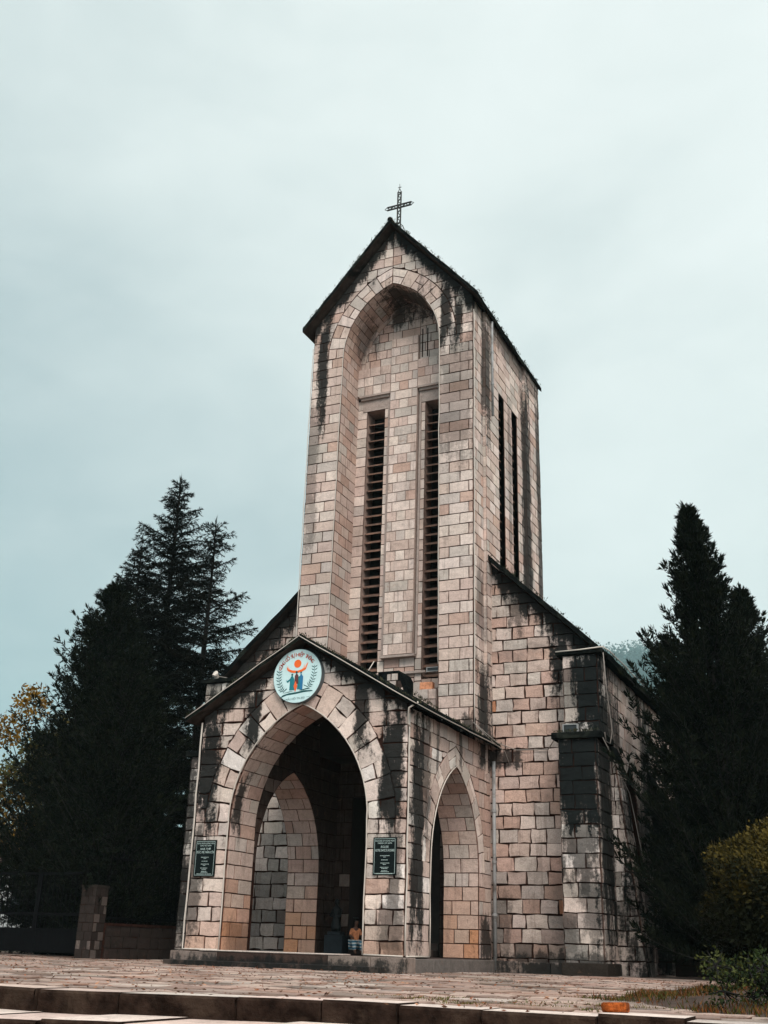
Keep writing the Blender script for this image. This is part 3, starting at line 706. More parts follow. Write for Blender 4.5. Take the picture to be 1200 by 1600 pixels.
# buttresses
def box_masonry(mb, x0, x1, y0, y1, z0, z1, wts, slope=0., s=1, ch=.31, faces='fr'):
    """stone-faced pier; slope narrows the outer x side with height"""
    X1 = lambda z: x1-slope*(z-z0)
    lv_ = levels(z0, z1, ch, .03)
    wall(mb, lambda u, v, h: (s*u, y0-h, v), lv_, lambda z: x0, X1, wts=wts, t=.036, g=.038, rough=.014, pat=[(.36, ), (.62,), (.4,)] if x1-x0 > .5 else [()], curved=slope != 0)
    wall(mb, lambda u, v, h: (s*(X1(v)+h), u, v), lv_, lambda z: y0, lambda z: y1, wts=wts, t=.036, g=.038, rough=.014, pat=[(.5,), (.3, .7)])
    wall(mb, lambda u, v, h: (s*(x0-h), u, v), lv_, lambda z: y0, lambda z: y1, wts=wts, t=.02, g=.014, rough=.01, pat=[(.5,), (.3, .7)])
    for q in ([(x0, y0, z0), (x1, y0, z0), (X1(z1), y0, z1), (x0, y0, z1)], [(x1, y0, z0), (x1, y1, z0), (X1(z1), y1, z1), (X1(z1), y0, z1)],
              [(x0, y0, z0), (x0, y1, z0), (x0, y1, z1), (x0, y0, z1)], [(x0, y0, z1), (X1(z1), y0, z1), (X1(z1), y1, z1), (x0, y1, z1)], [(x0, y1, z0), (x1, y1, z0), (X1(z1), y1, z1), (x0, y1, z1)]):
        mb.poly([(s*a, b, c_) for a, b, c_ in q], 0)
WB = dict(white=1.5, grey=3, cool=3, cream=1, dark=.6)
for s in (-1, 1):
    mb = MB()
    box_masonry(mb, 4.57, 5.42, 3.92, 5.08, 0, 5.0, WB, s=s)
    box_masonry(mb, 4.62, 5.44, 4.32, 5.08, 5.16, 7.05, WB, s=s)
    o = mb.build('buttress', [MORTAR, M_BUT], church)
    k = MB(); k.box(*sorted((s*4.42, s*5.58)), 3.80, 5.08, 5.0, 5.15); k.build('ledge', M_ROOF, o, bevel=.02)
    k = MB(); k.box(*sorted((s*4.46, s*5.60)), 4.20, 5.08, 7.06, 7.17); k.build('cap', M_ROOF, o, bevel=.02)
    k = MB(); k.box(*sorted((s*4.50, s*5.50)), 3.85, 5.07, -.05, .26); k.build('footing', M_PLAIN, o, bevel=.02)
    for y in (5.25, 9.5, 13.7, 17.9):
        mb = MB(); box_masonry(mb, 5.41, 6.05, y, y+.75, 0, 4.7, WB, slope=.11, s=s)
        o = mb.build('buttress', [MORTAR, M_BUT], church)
        k = MB(); k.prism([(s*5.41, y-.05, 5.15), (s*5.60, y-.05, 4.72), (s*5.41, y-.05, 4.72)], (0, .85, 0)); k.build('cap', M_ROOF, o)
# drain pipes
M_PIPE = simple('grey_pipe', (.27, .27, .27), .5, var=.15, dirt=(.1, .08, .07))
def pipe(pts, r):
    m = MB(); m.tube(pts, r, 8); o = m.build('drain_pipe', M_PIPE, church, smooth=True)
    for i in range(len(pts)-1):
        a, b = Vector(pts[i]), Vector(pts[i+1]); n = int((b-a).length/1.4)
        for j in range(1, n+1):
            p = a.lerp(b, j/(n+1)); d_ = (b-a).normalized()*.03; k = MB(); k.tube([p-d_, p+d_], r*1.35, 8); k.build('clamp', M_PIPE, o)
pipe([(2.62, 5.0, 4.75), (2.62, 5.0, .05)], .045)
pipe([(2.66, 5.05, 17.2), (2.66, 5.05, 14.2)], .035)
# ---------------------------------------------------------------- ground, paving, steps
def edge_y(x):      # front edge of the terrace, slightly wavy like the worn kerb
    return -12.75 + .62*max(0, min(1, (x-4.6)/2.2)) - .10*max(0, min(1, (x-8.6)/1.2)) + .03*math.sin(x*2.1)
M_PAVE = stone_mat('flagstone', [], grime=.55, speck=.6)
M_SOIL = simple('wet_soil', (.045, .026, .018), .95, var=.5, scale=5, bump=.6)
g = MB()
xs_ = [-2500, -400, -60, -14, -8, 0, 8, 16, 60, 400, 2100]
rows = [(-55, -2.3), (-30, -1.5), (-19., -1.34), (-12.05, -1.36), (-12.0, -.03), (0, -.03), (24, -.04), (70, -.6), (160, -3), (640, -12), (3800, -29)]
for (ya, za), (yb, zb_) in zip(rows, rows[1:]):
    for a, b in zip(xs_, xs_[1:]): g.poly([(a, ya, za), (b, ya, za), (b, yb, zb_), (a, yb, zb_)])
tag(g.build('ground', simple('dark_ground', (.06, .05, .035), .95, var=.5, scale=.8, bump=.3, dirt=(.035, .04, .018))), kind='structure')
# flagstones: a jittered grid of irregular slabs
def bed_x(y):       # right-hand limit of the paving, where the planted bed begins
    if y > 9: return 13.
    if y > -2: return 8.9+(y+2)*.10
    if y > -9.5: return 8.8 + (-(y+2))*.0
    return 9.2+(-9.5-y)*.8
mb = MB(); rp = random.Random(3)
yy = [-12.2]
while yy[-1] < 9.5: yy.append(yy[-1]+rp.uniform(.28, .52)*(1 if yy[-1] < -2 else 1.35))
prev = None
PW = dict(cream=4, pink=5, grey=3, rose=1.5, white=1.2)
rs = rnd; 
for r in range(len(yy)-1):
    y0, y1 = yy[r], yy[r+1]; x = -14.
    bl = []
    while x < 13.: bl.append(x); x += rp.uniform(.35, .85)*(1 if y0 < -2 else 1.3)
    for a, b in zip(bl, bl[1:]):
        if b > bed_x(y0)+rp.uniform(-.3, .2): continue
        j = lambda: rp.uniform(-.07, .07)
        ya = max(y0, edge_y(a)+.42); 
        if y1 - ya < .12: continue
        P = [(a+j()*.6, ya+abs(j())*.5), (b+j()*.6, ya+abs(j())*.5), (b+j(), y1+j()*.6), ((a+b)/2+j(), y1+j()*.8), (a+j(), y1+j()*.6)]
        if y0 > -.62 and y0 < 24 and a > -2.3 and b < 2.3: continue
        if y1 > 4.95 and a > -5.4 and b < 5.4: continue
        if -.62 < (y0+y1)/2 < 5 and -2.6 < (a+b)/2 < 2.5: continue
        zt = rp.uniform(-.014, .014); tx, ty = rp.uniform(-.012, .012), rp.uniform(-.012, .012); cx, cyy = (a+b)/2, (y0+y1)/2
        stone(mb, P, lambda u, v, h: (u, v, -.028+h+zt*.5+tx*(u-cx)+ty*(v-cyy)), (lambda q: tuple(c*q*w for c, w in zip(pick(PW, rp), (1, .9, .85))))(rp.choice((.36, .48, .55, .60, .64))), t=.026, g=.03, bev=.018, rough=.014, mi=0)
tag(mb.build('paving', [M_PAVE]), kind='structure')
j_ = MB(); j_.poly([(-14, -12.0, -.024), (13, -12.0, -.024), (13, 10, -.024), (-14, 10, -.024)]); tag(j_.build('paving_bed', [M_SOIL]), kind='structure')
# terrace steps going down towards the viewer
mb = MB()
x = -14.; 
def step_course(off, ztop, zbot, dep, w):
    x = -14.
    while x < 10.6:
        x2 = x+rnd.uniform(.75, 1.25)*w
        if x2 > 10.6: x2 = 10.7
        n = 3; c = pick(dict(pink=4, cream=4, grey=1))
        dk = tuple(v*.16 for v in c)
        ys = [edge_y(x+(x2-x)*k/n)+off+rnd.uniform(-.03, .03) for k in range(n+1)]
        dz = rnd.uniform(-.020, .006)
        xsn = [x+.006+(x2-x-.012)*k/n for k in range(n+1)]
        for k in range(n):
            a, b = xsn[k], xsn[k+1]; ya, yb = ys[k], ys[k+1]; e1, e2 = (rnd.uniform(-.008, .004) for _ in range(2))
            top = [(a, ya+.02, ztop+dz), (b, yb+.02, ztop+dz), (b, yb+dep, ztop+dz), (a, ya+dep, ztop+dz)]
            mb.poly(top, 0, c)
            mb.poly([(a, ya, ztop+dz-.022), (b, yb, ztop+dz-.022), top[1], top[0]], 1, c)
            mb.poly([(a, ya+.01, zbot), (b, yb+.01, zbot), (b, yb, ztop+dz-.022), (a, ya, ztop+dz-.022)], 1)
            mb.poly([(a, ya+dep, zbot), (a, ya+dep, ztop+dz), (b, yb+dep, ztop+dz), (b, yb+dep, zbot)], 1)
        for xx, yv in ((xsn[0], ys[0]), (xsn[-1], ys[-1])): mb.poly([(xx, yv, zbot), (xx, yv+dep, zbot), (xx, yv+dep, ztop+dz), (xx, yv+.02, ztop+dz)], 1)
        x = x2
step_course(0, .012, -.175, .45, .8)
for k in range(1, 7): step_course(-.92*k, -.158-.185*(k-1), -.175-.185*k, .97, .75)
M_RISER = simple('mossy_riser', (.020, .012, .009), .95, var=.7, scale=6, bump=.9, dirt=(.055, .036, .026), spec=.02)
tag(mb.build('terrace_steps', [M_PAVE, M_RISER]), kind='structure')
# planted bed at the right
g = MB(); n = 16
def bed_z(x, y): return .0 + .10*min(1, max(0, (x-bed_x(y))/1.2)) + .02*math.sin(x*5+y*3)
for i in range(40):
    for j in range(14):
        y0, y1 = -12.45+i*.55, -12.45+(i+1)*.55
        f = lambda jj, y: bed_x(y)-.15+jj*.5
        P = [(f(j, y0), y0), (f(j+1, y0), y0), (f(j+1, y1), y1), (f(j, y1), y1)]
        g.poly([(a, b, bed_z(a, b)) for a, b in P])
tag(g.build('soil_bed', [M_SOIL], smooth=True), kind='structure')

# ---------------------------------------------------------------- foliage tools
def blades(name, P, D, Ln, Wd, C, mat, parent=None, seed=0, flat=False):
    """many small pointed leaves: base P, direction D, length Ln, width Wd, colour C"""
    rg = np.random.default_rng(seed); n = len(P)
    D = D/np.linalg.norm(D, axis=1, keepdims=True)
    rv = rg.normal(size=(n, 3)); S = np.cross(D, rv); S /= np.linalg.norm(S, axis=1, keepdims=True)+1e-9
    V = np.empty((n, 4, 3)); Ln = Ln[:, None]; Wd = Wd[:, None]
    V[:, 0] = P; V[:, 1] = P+D*Ln*.45+S*Wd*.5; V[:, 2] = P+D*Ln; V[:, 3] = P+D*Ln*.45-S*Wd*.5
    me = bpy.data.meshes.new(name); me.vertices.add(4*n); me.vertices.foreach_set('co', V.ravel().astype(np.float32))
    me.loops.add(4*n); me.loops.foreach_set('vertex_index', np.arange(4*n, dtype=np.int32))
    me.polygons.add(n); me.polygons.foreach_set('loop_start', np.arange(0, 4*n, 4, dtype=np.int32)); me.polygons.foreach_set('loop_total', np.full(n, 4, dtype=np.int32))
    me.materials.append(mat)
    at = me.color_attributes.new('col', 'FLOAT_COLOR', 'POINT'); CC = np.ones((n, 4, 4), np.float32); CC[:, :, :3] = C[:, None, :]
    at.data.foreach_set('color', CC.ravel()); me.update(calc_edges=True); me.validate()
    o = bpy.data.objects.new(name, me); COL.objects.link(o); o.parent = parent
    return o
M_LEAF = leafmat('conifer_leaf'); M_LEAF2 = leafmat('broad_leaf', .5)
M_BARK = simple('bark', (.008, .0065, .0055), .9, var=.4, scale=6, bump=.6)
def spruce(name, loc, H, Rb, label, seed, nb=110, bare=.08, dens=1., col=((.012, .020, .012), (.030, .036, .018)), lean=0., group=None, sparse=0., pw=.75, up=.05):
    """trunk with whorled, drooping branches that carry hanging twigs"""
    rg = np.random.default_rng(seed); root = empty(name, loc, label, 'tree', group)
    t = MB(); n = 9; tp = [(lean*(k/n)**1.5*H*.05+rg.normal()*.02*k/n, rg.normal()*.03*k/n, H*k/n) for k in range(n+1)]
    t.tube(tp, [H*.016*(1-k/n*.93) for k in range(n+1)], 8)
    br = MB(); P = []; D = []; L_ = []; W_ = []
    def trunk(z): k = min(n-1e-6, z/H*n); i = int(k); f = k-i; a, b = tp[i], tp[i+1]; return np.array([a[q]*(1-f)+b[q]*f for q in range(3)])
    for i in range(nb):
        f = (i+rg.random())/nb; z = H*(bare+(1-bare)*f)*.985
        ang = i*2.4+rg.normal()*.4; R = Rb*(1-f)**pw*rg.uniform(.55, 1.12)+.12
        if rg.random() < sparse: R *= .5
        o = trunk(z); dr = rg.uniform(.15, .45)*(1-f)-up*3*f; K = 7
        pts = []
        for k in range(K+1):
            s = k/K; pts.append(o+np.array([math.cos(ang)*R*s, math.sin(ang)*R*s, R*(-dr*s*1.1+.38*s*s*s*dr*2.2+ (.5*f*s))]))
        br.tube(pts, [max(.006, H*.0022*(1-.85*k/K)) for k in range(K+1)], 4, cap=False)
        nt_ = max(4, int(R*9*dens))
        for q in range(nt_):
            s = .12+.88*(q+rg.random())/nt_; k = min(K-1, int(s*K)); fr = s*K-k; p = pts[k]*(1-fr)+pts[k+1]*fr
            ax = pts[k+1]-pts[k]; ax /= np.linalg.norm(ax); side = np.array([-math.sin(ang), math.cos(ang), 0])*(1 if q % 2 else -1)
            tw = side*rg.uniform(.4, 1.)+ax*rg.uniform(.3, 1.)+np.array([0, 0, -rg.uniform(.0, .6)]); tw /= np.linalg.norm(tw)
            tl = (.16+.26*R*(1-s*.7))*rg.uniform(.6, 1.2); m = max(3, int(tl/.045))
            for u in range(m):
                pp = p+tw*tl*u/m + np.array([0, 0, -.15*tl*(u/m)**2])
                for _ in range(3):
                    dd = tw*1.1+rg.normal(size=3)*.55; P.append(pp); D.append(dd); L_.append(rg.uniform(.09, .17)); W_.append(rg.uniform(.018, .034))
        for _ in range(6): P.append(pts[-1]); D.append((pts[-1]-pts[-2])/np.linalg.norm(pts[-1]-pts[-2])+rg.normal(size=3)*.35); L_.append(.18); W_.append(.03)
    for _ in range(14): P.append(np.array(tp[-1])-np.array([0, 0, rg.random()*.5])); D.append(rg.normal(size=3)*.3+np.array([0, 0, 1.])); L_.append(.28); W_.append(.03)
    P = np.array(P); D = np.array(D); c0, c1 = map(np.array, col); r = rg.random((len(P), 1))**1.5
    C = c0*(1-r)+c1*r; C *= rg.uniform(.15, .45, (len(P), 1))
    blades('crown', P, D, np.array(L_), np.array(W_), C, M_LEAF, root, seed)
    for v, f_, m_ in ((br, 0, 0),):
        o = v.build('branches', M_BARK, root)
    t.build('trunk', M_BARK, root, smooth=True)
    return root
def cypress(name, loc, H, Rb, label, seed, nb=330, col=((.010, .018, .012), (.032, .036, .016)), prof=None, group=None, bend=(0, 0), z0=.4, cat='tree', flame=.5, dens=1., size=1.):
    """dense, upswept flame-like sprays on ascending branches"""
    rg = np.random.default_rng(seed); root = empty(name, loc, label, cat, group)
    t = MB(); n = 8; tp = [(bend[0]*(k/n)**2, bend[1]*(k/n)**2, H*.97*k/n) for k in range(n+1)]
    t.tube(tp, [.20*(H/10)*(1-k/n*.92) for k in range(n+1)], 8); br = MB(); P = []; D = []; L_ = []; W_ = []
    prof = prof or (lambda f: min(1, f*5+.55)*(1-f)**.8)
    for i in range(nb):
        f = rg.random()**.95; ang = rg.uniform(0, 2*math.pi); ft = f
        R = Rb*prof(ft)*(rg.uniform(.68, 1.06) if rg.random() < .84 else rg.uniform(1.1, 1.6))
        zt = z0+(H-z0)*f; zb_ = max(z0*.6, zt-R*rg.uniform(.5, 1.2))
        c = np.array([bend[0]*f*f, bend[1]*f*f, 0])
        a = c+np.array([0, 0, zb_]); b = c+np.array([math.cos(ang)*R, math.sin(ang)*R, zt]); up = np.array([0, 0, 1.])
        K = 6; pts = [a*(1-s)+b*s+up*(R*.35*(s*s-s)) for s in [k/K for k in range(K+1)]]
        br.tube(pts, [max(.006, .03*(1-.8*k/K)) for k in range(K+1)], 3, cap=False)
        nt_ = max(6, int((2.5+R*11)*dens))
        for q in range(nt_):
            s = .25+.75*(q+rg.random())/nt_; k = min(K-1, int(s*K)); fr = s*K-k; p = pts[k]*(1-fr)+pts[k+1]*fr
            ax = pts[k+1]-pts[k]; ax = ax/(np.linalg.norm(ax)+1e-9)
            tw = ax*.7+rg.normal(size=3)*.55+up*flame; tw /= np.linalg.norm(tw); tl = rg.uniform(.15, .31)*(1.15-s*.5)*size; m = max(3, int(tl/.05/size))
            for u in range(m):
                pp = p+tw*tl*u/m
                for _ in range(3): P.append(pp); D.append(tw+rg.normal(size=3)*.38); L_.append(rg.uniform(.09, .17)*size); W_.append(rg.uniform(.022, .042)*size)
        for _ in range(9): P.append(pts[-1]+rg.normal(size=3)*.02); D.append((pts[-1]-pts[-2])/np.linalg.norm(pts[-1]-pts[-2])+up*flame*.6+rg.normal(size=3)*.25); L_.append(.2*size); W_.append(.035*size)
    for _ in range(60): P.append(np.array(tp[-1])+np.array([0, 0, -rg.random()*.5])); D.append(rg.normal(size=3)*.3+np.array([0, 0, 1.])); L_.append(rg.uniform(.2, .42)); W_.append(.035)
    P = np.array(P); D = np.array(D); c0, c1 = map(np.array, col); r = rg.random((len(P), 1))**1.6
    C = (c0*(1-r)+c1*r)*rg.uniform(.15, .48, (len(P), 1))
    blades('crown', P, D, np.array(L_), np.array(W_), C, M_LEAF, root, seed)
    br.build('branches', M_BARK, root); t.build('trunk', M_BARK, root, smooth=True)
    return root
def broad(name, loc, clumps, label, seed, cols, cat='tree', leaf=.09, per=420, trunkr=.09, group=None, base=None):
    """broad-leaved crown: leaf clumps (x, y, z, r) on limbs from the trunk"""
    rg = np.random.default_rng(seed); root = empty(name, loc, label, cat, group); br = MB(); P = []; D = []; C = []
    zmin = min(c[2] for c in clumps)*.55
    br.tube([(0, 0, -.05), (.03, .02, zmin*.5), (0, 0, zmin)], [trunkr, trunkr*.8, trunkr*.6], 7)
    for (x, y, z, r) in clumps:
        br.tube([(0, 0, zmin*.9), (x*.45, y*.45, zmin+(z-zmin)*.5), (x, y, z)], [trunkr*.5, trunkr*.3, .012], 5, cap=False)
        n = int(per*(r/.5)**2); v = rg.normal(size=(n, 3)); v /= np.linalg.norm(v, axis=1, keepdims=True)
        rad = r*rg.uniform(.35, 1.1, (n, 1)); P.append(np.array([x, y, z])+v*rad); D.append(v+rg.normal(size=(n, 3))*.9+np.array([0, 0, .2]))
        c = np.array(cols[rg.integers(len(cols))]); C.append(np.repeat(c[None], n, 0)*rg.uniform(.6, 1.4, (n, 1)))
        for _ in range(10):
            d = rg.normal(size=3); d /= np.linalg.norm(d); br.tube([(x, y, z), tuple(np.array([x, y, z])+d*r*.9)], [.01, .004], 3, cap=False)
    P = np.concatenate(P); D = np.concatenate(D); C = np.concatenate(C); n = len(P)
    blades('crown', P, D, rg.uniform(.8, 1.5, n)*leaf, rg.uniform(.5, .8, n)*leaf, C, M_LEAF2, root, seed)
    br.build('trunk', M_BARK, root, smooth=True)
    return root
# ---------------------------------------------------------------- trees
GS = 'conifers beside the church'
spruce('spruce', (-10.5, 9.0, 0), 16.0, 4.3, 'tallest dark spruce left of the church, its bare trunk showing against the sky', 11, nb=260, dens=2.2, sparse=.3, pw=.78, col=((.010, .014, .010), (.026, .026, .016)))
spruce('spruce', (-8.15, 8.0, 0), 13.6, 2.5, 'narrower spruce between the tallest spruce and the church tower, with long bare twigs', 12, nb=165, dens=1.9, sparse=.35, pw=.55, col=((.010, .014, .010), (.028, .026, .016)))
cypress('conifer', (-9.7, 5.2, 0), 10.6, 2.9, 'broad bushy black-green conifer in front of the tallest spruce, over the stone gate pillar', 13, nb=760, flame=.05, prof=lambda f: min(1, f*4+.6)*(1-f)**.62, z0=1.1)
spruce('spruce', (-10.3, 7.0, 0), 12.6, 3.6, 'mid-height dense spruce filling the slope between the tallest spruce and the bushy conifer', 41, nb=250, dens=2.3, sparse=.2, pw=.75, bare=.03, col=((.010, .014, .010), (.026, .026, .016)))
cypress('conifer', (-7.5, 3.5, 0), 7.8, 2.1, 'low dense conifer close to the left side of the porch', 14, nb=420, flame=.1, prof=lambda f: min(1, f*3+.6)*(1-f)**.5, z0=.75)
cypress('cypress', (8.15, 4.9, 0), 10.6, 2.75, 'tall flame-shaped dark cypress to the right of the church', 15, nb=820, dens=1.25, flame=.6, bend=(-.45, 0), prof=lambda f: min(.68, (1-f)**.92*(1.02+.16*math.sin(f*23)))+.015, z0=.7)
cypress('cypress', (8.45, 7.9, 0), 9.3, 2.3, 'shorter wider cypress behind the tall cypress, at the right edge', 16, nb=620, flame=.6, prof=lambda f: min(1, f*3+.6)*(1-f)**.75, z0=.9)
cypress('cypress', (6.35, 8.6, 0), 8.4, 1.0, 'small pointed conifer peeping over the end of the nave eave', 17, nb=170, flame=.35, z0=2.5)
rg = np.random.default_rng(5)
broad('maple', (-15.6, 11, 0), [(rg.normal()*1.3, rg.normal()*1.2, 3+rg.random()*5.3, rg.uniform(.6, 1.0)) for _ in range(26)], 'yellow and olive leaved tree at the left edge, behind the fence', 21, [(.13, .075, .015), (.09, .07, .02), (.05, .05, .018), (.17, .09, .012)], leaf=.13, per=330)
broad('small_tree', (-6.7, 7.2, 0), [(rg.normal()*.35+.5, rg.normal()*.4, 2.2+rg.random()*3.2, rg.uniform(.3, .5)) for _ in range(14)], 'thin tree with yellowing leaves tucked beside the left porch corner', 22, [(.13, .08, .015), (.08, .07, .018), (.04, .045, .015)], leaf=.09, per=260)
broad('far_tree', (13.5, 12, 0), [(rg.normal()*1.2, rg.normal()*1., 3+rg.random()*5., rg.uniform(.6, 1.0)) for _ in range(22)], 'brownish leafy tree at the right edge behind the cypresses', 23, [(.10, .07, .03), (.06, .05, .02), (.12, .07, .02)], leaf=.12, per=260)
# clipped round bush at the right
def bush(name, loc, rx, ry, rz, label, seed, n, cols_top, cols_low, leaf=.06):
    rg = np.random.default_rng(seed); root = empty(name, loc, label, 'bush')
    lump = lambda v: 1+.07*np.sin(v[:, 0]*5+seed)+.07*np.sin(v[:, 1]*6+1)+.06*np.sin(v[:, 2]*9+v[:, 0]*4)
    v = rg.normal(size=(n, 3)); v /= np.linalg.norm(v, axis=1, keepdims=True); r = rg.uniform(.80, 1.06, (n, 1))*lump(v)[:, None]
    k = rg.random(n) < .03; r[k] *= 1.07
    P = v*r*np.array([rx, ry, rz])+np.array([0, 0, rz+.12]); D = v*.9+rg.normal(size=(n, 3))*.9+np.array([0, 0, .25])
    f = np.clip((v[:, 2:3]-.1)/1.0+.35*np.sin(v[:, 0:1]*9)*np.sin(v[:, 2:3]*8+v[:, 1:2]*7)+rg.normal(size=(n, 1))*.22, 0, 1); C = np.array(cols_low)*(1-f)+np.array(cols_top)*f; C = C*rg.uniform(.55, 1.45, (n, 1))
    blades('foliage', P, D, rg.uniform(.7, 1.5, n)*leaf, rg.uniform(.4, .7, n)*leaf, C, M_LEAF2, root, seed)
    m = MB(); K = 14; S = 10
    ring = [[(math.cos(2*math.pi*a/K)*math.sin(math.pi*b/S)*rx*.80, math.sin(2*math.pi*a/K)*math.sin(math.pi*b/S)*ry*.80, -math.cos(math.pi*b/S)*rz*.80+rz+.12) for a in range(K)] for b in range(S+1)]
    for b in range(S):
        for a in range(K): m.poly([ring[b][a], ring[b][(a+1) % K], ring[b+1][(a+1) % K], ring[b+1][a]])
    m.build('twigs', simple('bush_inner', (.012, .012, .007), .95), root, smooth=True)  # solid dark core that fills the inside of the foliage
    t = MB(); t.tube([(0, 0, -.05), (.02, 0, .5)], [.05, .04], 6)
    for a in range(5): t.tube([(0, 0, .1), (math.cos(a*1.3)*.25, math.sin(a*1.3)*.25, .5)], [.025, .012], 5, cap=False)
    t.build('trunk', M_BARK, root)
    return root
bush('clipped_bush', (9.95, -3.4, -.12), 1.08, 1.08, 1.12, 'large clipped round bush with yellow-green tips at the right edge of the terrace', 31, 46000, (.078, .056, .012), (.008, .009, .004), .06)

# ---------------------------------------------------------------- fence, pillars, far houses
M_IRON = simple('dark_iron', (.004, .004, .0045), .8, .0, var=.2, spec=.02)
M_WALL2 = stone_mat('fence_stone', [(-12, 12, -12, 12, -1, 4, .55)], grime=.0)  # even dark coat: tree shade over pillar and low wall put into colour
def fence_run(p0, p1, wall_h, top, label, sp=.16, seed=1):
    p0 = Vector((*p0, 0)); p1 = Vector((*p1, 0)); L = (p1-p0).length; d = (p1-p0)/L
    root = empty('fence', tuple(p0), label, 'fence', rz=math.atan2(d.y, d.x))
    if wall_h > 0:
        m = MB(); 
        lvw = levels(0, wall_h, .27, .05)
        for s in (-1, 1): wall(m, (lambda u, v, h, s=s: (u, s*(.14+h), v)), lvw, lambda z: 0., lambda z: L, wts=dict(shade_dark=5), sw=.4, t=.02, g=.02, rough=.015)
        m.box(0, L, -.14, .14, 0, wall_h, 0); m.box(-.0, L, -.18, .18, wall_h, wall_h+.06, 0)
        m.build('base_wall', [MORTAR, M_WALL2], root)
    r = MB(); z0 = wall_h+.06 if wall_h else .1
    for z in (z0+.12, top-.18): r.box(0, L, -.02, .02, z-.022, z+.022)
    r.build('rail', M_IRON, root)
    n = min(int(L/sp), 95)
    for i in range(n):
        x = (i+.5)*L/n; b = MB(); b.tube([(x, 0, z0), (x, 0, top), (x, 0, top+.09)], [.013, .013, .002], 5); b.build('bar', M_IRON, root)
    return root
fence_run((-6.45, 2.25), (-6.05, 5.2), .75, 2.5, 'iron bar fence on a low stone wall between the gate pillar and the church', sp=.17)
fence_run((6.15, 8.0), (13.5, 8.3), 1.25, 2.6, 'iron bar fence on a dark stone wall right of the church under the cypresses', sp=.19)
fence_run((-13.4, 1.7), (-9.9, 1.95), .55, 2.35, 'iron bar fence at the far left beyond the gate', sp=.15)
# gate between pillar and left fence
gt = empty('gate', (-9.7, 1.95, 0), 'dark iron double gate with solid lower panels, left of the stone pillar', 'gate')
for s, x0 in ((0, 0.0), (1, 1.45)):
    f = MB()
    for x in (x0+.02, x0+1.40): f.box(x-.03, x+.03, -.025, .025, .08, 2.0)
    for z in (.14, .62, .98, 1.93): f.box(x0, x0+1.42, -.02, .02, z-.03, z+.03)
    f.box(x0+.05, x0+1.38, -.006, .006, .14, .62)
    o = f.build('leaf', M_IRON, gt)
    for i in range(9): b = MB(); x = x0+.16+i*.138; b.tube([(x, 0, .14), (x, 0, 1.95)], .013, 5); b.build('bar', M_IRON, o)
def pillar(loc, h, w, label):
    m = MB(); root = empty('gate_pillar', loc, label, 'pillar')
    lvw = levels(0, h, .2)
    for s in (-1, 1):
        wall(m, (lambda u, v, hh, s=s: (u, s*(w/2+hh), v)), lvw, lambda z: -w/2, lambda z: w/2, wts=dict(dark=2, shade_dark=4), pat=[(.5,), (.3, .75)], t=.012, g=.014)  # dark tones carry the painted shade of the tree above
        wall(m, (lambda u, v, hh, s=s: (s*(w/2+hh), u, v)), lvw, lambda z: -w/2, lambda z: w/2, wts=dict(dark=2, shade_dark=4), pat=[(.5,), (.3, .75)], t=.012, g=.014)
    m.box(-w/2, w/2, -w/2, w/2, 0, h, 0); m.build('shaft', [MORTAR, M_WALL2], root)
    c = MB(); c.box(-w/2-.02, w/2+.02, -w/2-.02, w/2+.02, h, h+.06); c.build('cap', M_PLAIN, root)
pillar((-6.62, 2.05, 0), 1.60, .44, 'square stone gate pillar under the dark conifer left of the porch')
M_HOUSE = simple('pale_render', (.42, .43, .43), .85, var=.12, scale=1.2, dirt=(.35, .34, .32)); M_TILE = simple('house_roof', (.10, .06, .05), .85, var=.3)
M_WIN = simple('house_window', (.05, .06, .07), .25, spec=.5); M_TEAL = simple('teal_paint', (.03, .17, .18), .6)
def house(loc, w, dp, h, rz, label, teal=False):
    root = empty('house', loc, label, 'house', rz=rz); m = MB(); m.box(-w/2, w/2, 0, dp, 0, h); m.build('wall', M_HOUSE, root)
    r = MB(); r.prism([(-w/2-.3, -.4, h), (w/2+.3, -.4, h), (w/2+.3, dp/2, h+1.6), (-w/2-.3, dp/2, h+1.6)], (0, 0, .15)); r.prism([(-w/2-.3, dp+.4, h), (w/2+.3, dp+.4, h), (w/2+.3, dp/2, h+1.6), (-w/2-.3, dp/2, h+1.6)], (0, 0, .15))
    r.build('roof', M_TILE, root); n = int(w/2.2)
    for i in range(n):
        for fl in range(max(1, int(h/3))):
            x = -w/2+(i+.5)*w/n; z = 1.0+fl*3
            f = MB(); f.box(x-.6, x+.6, -.05, -.002, z, z+1.4); o = f.build('window', M_TEAL if teal else M_PLAIN, root)
            g = MB(); g.box(x-.52, x-.04, -.07, -.052, z+.08, z+1.32); g.box(x+.04, x+.52, -.07, -.052, z+.08, z+1.32); g.build('pane', M_WIN, o)
house((-22, 17, 0), 13, 7, 3.2, R_(25), 'pale single-storey house behind the fence at the far left')
house((-11.5, 19, 0), 8, 6, 3.6, R_(15), 'pale house with teal window frames seen between fence and porch', True)
house((13, 34, 0), 12, 7, 5.5, R_(-12), 'pale two-storey house behind the cypresses at the right')
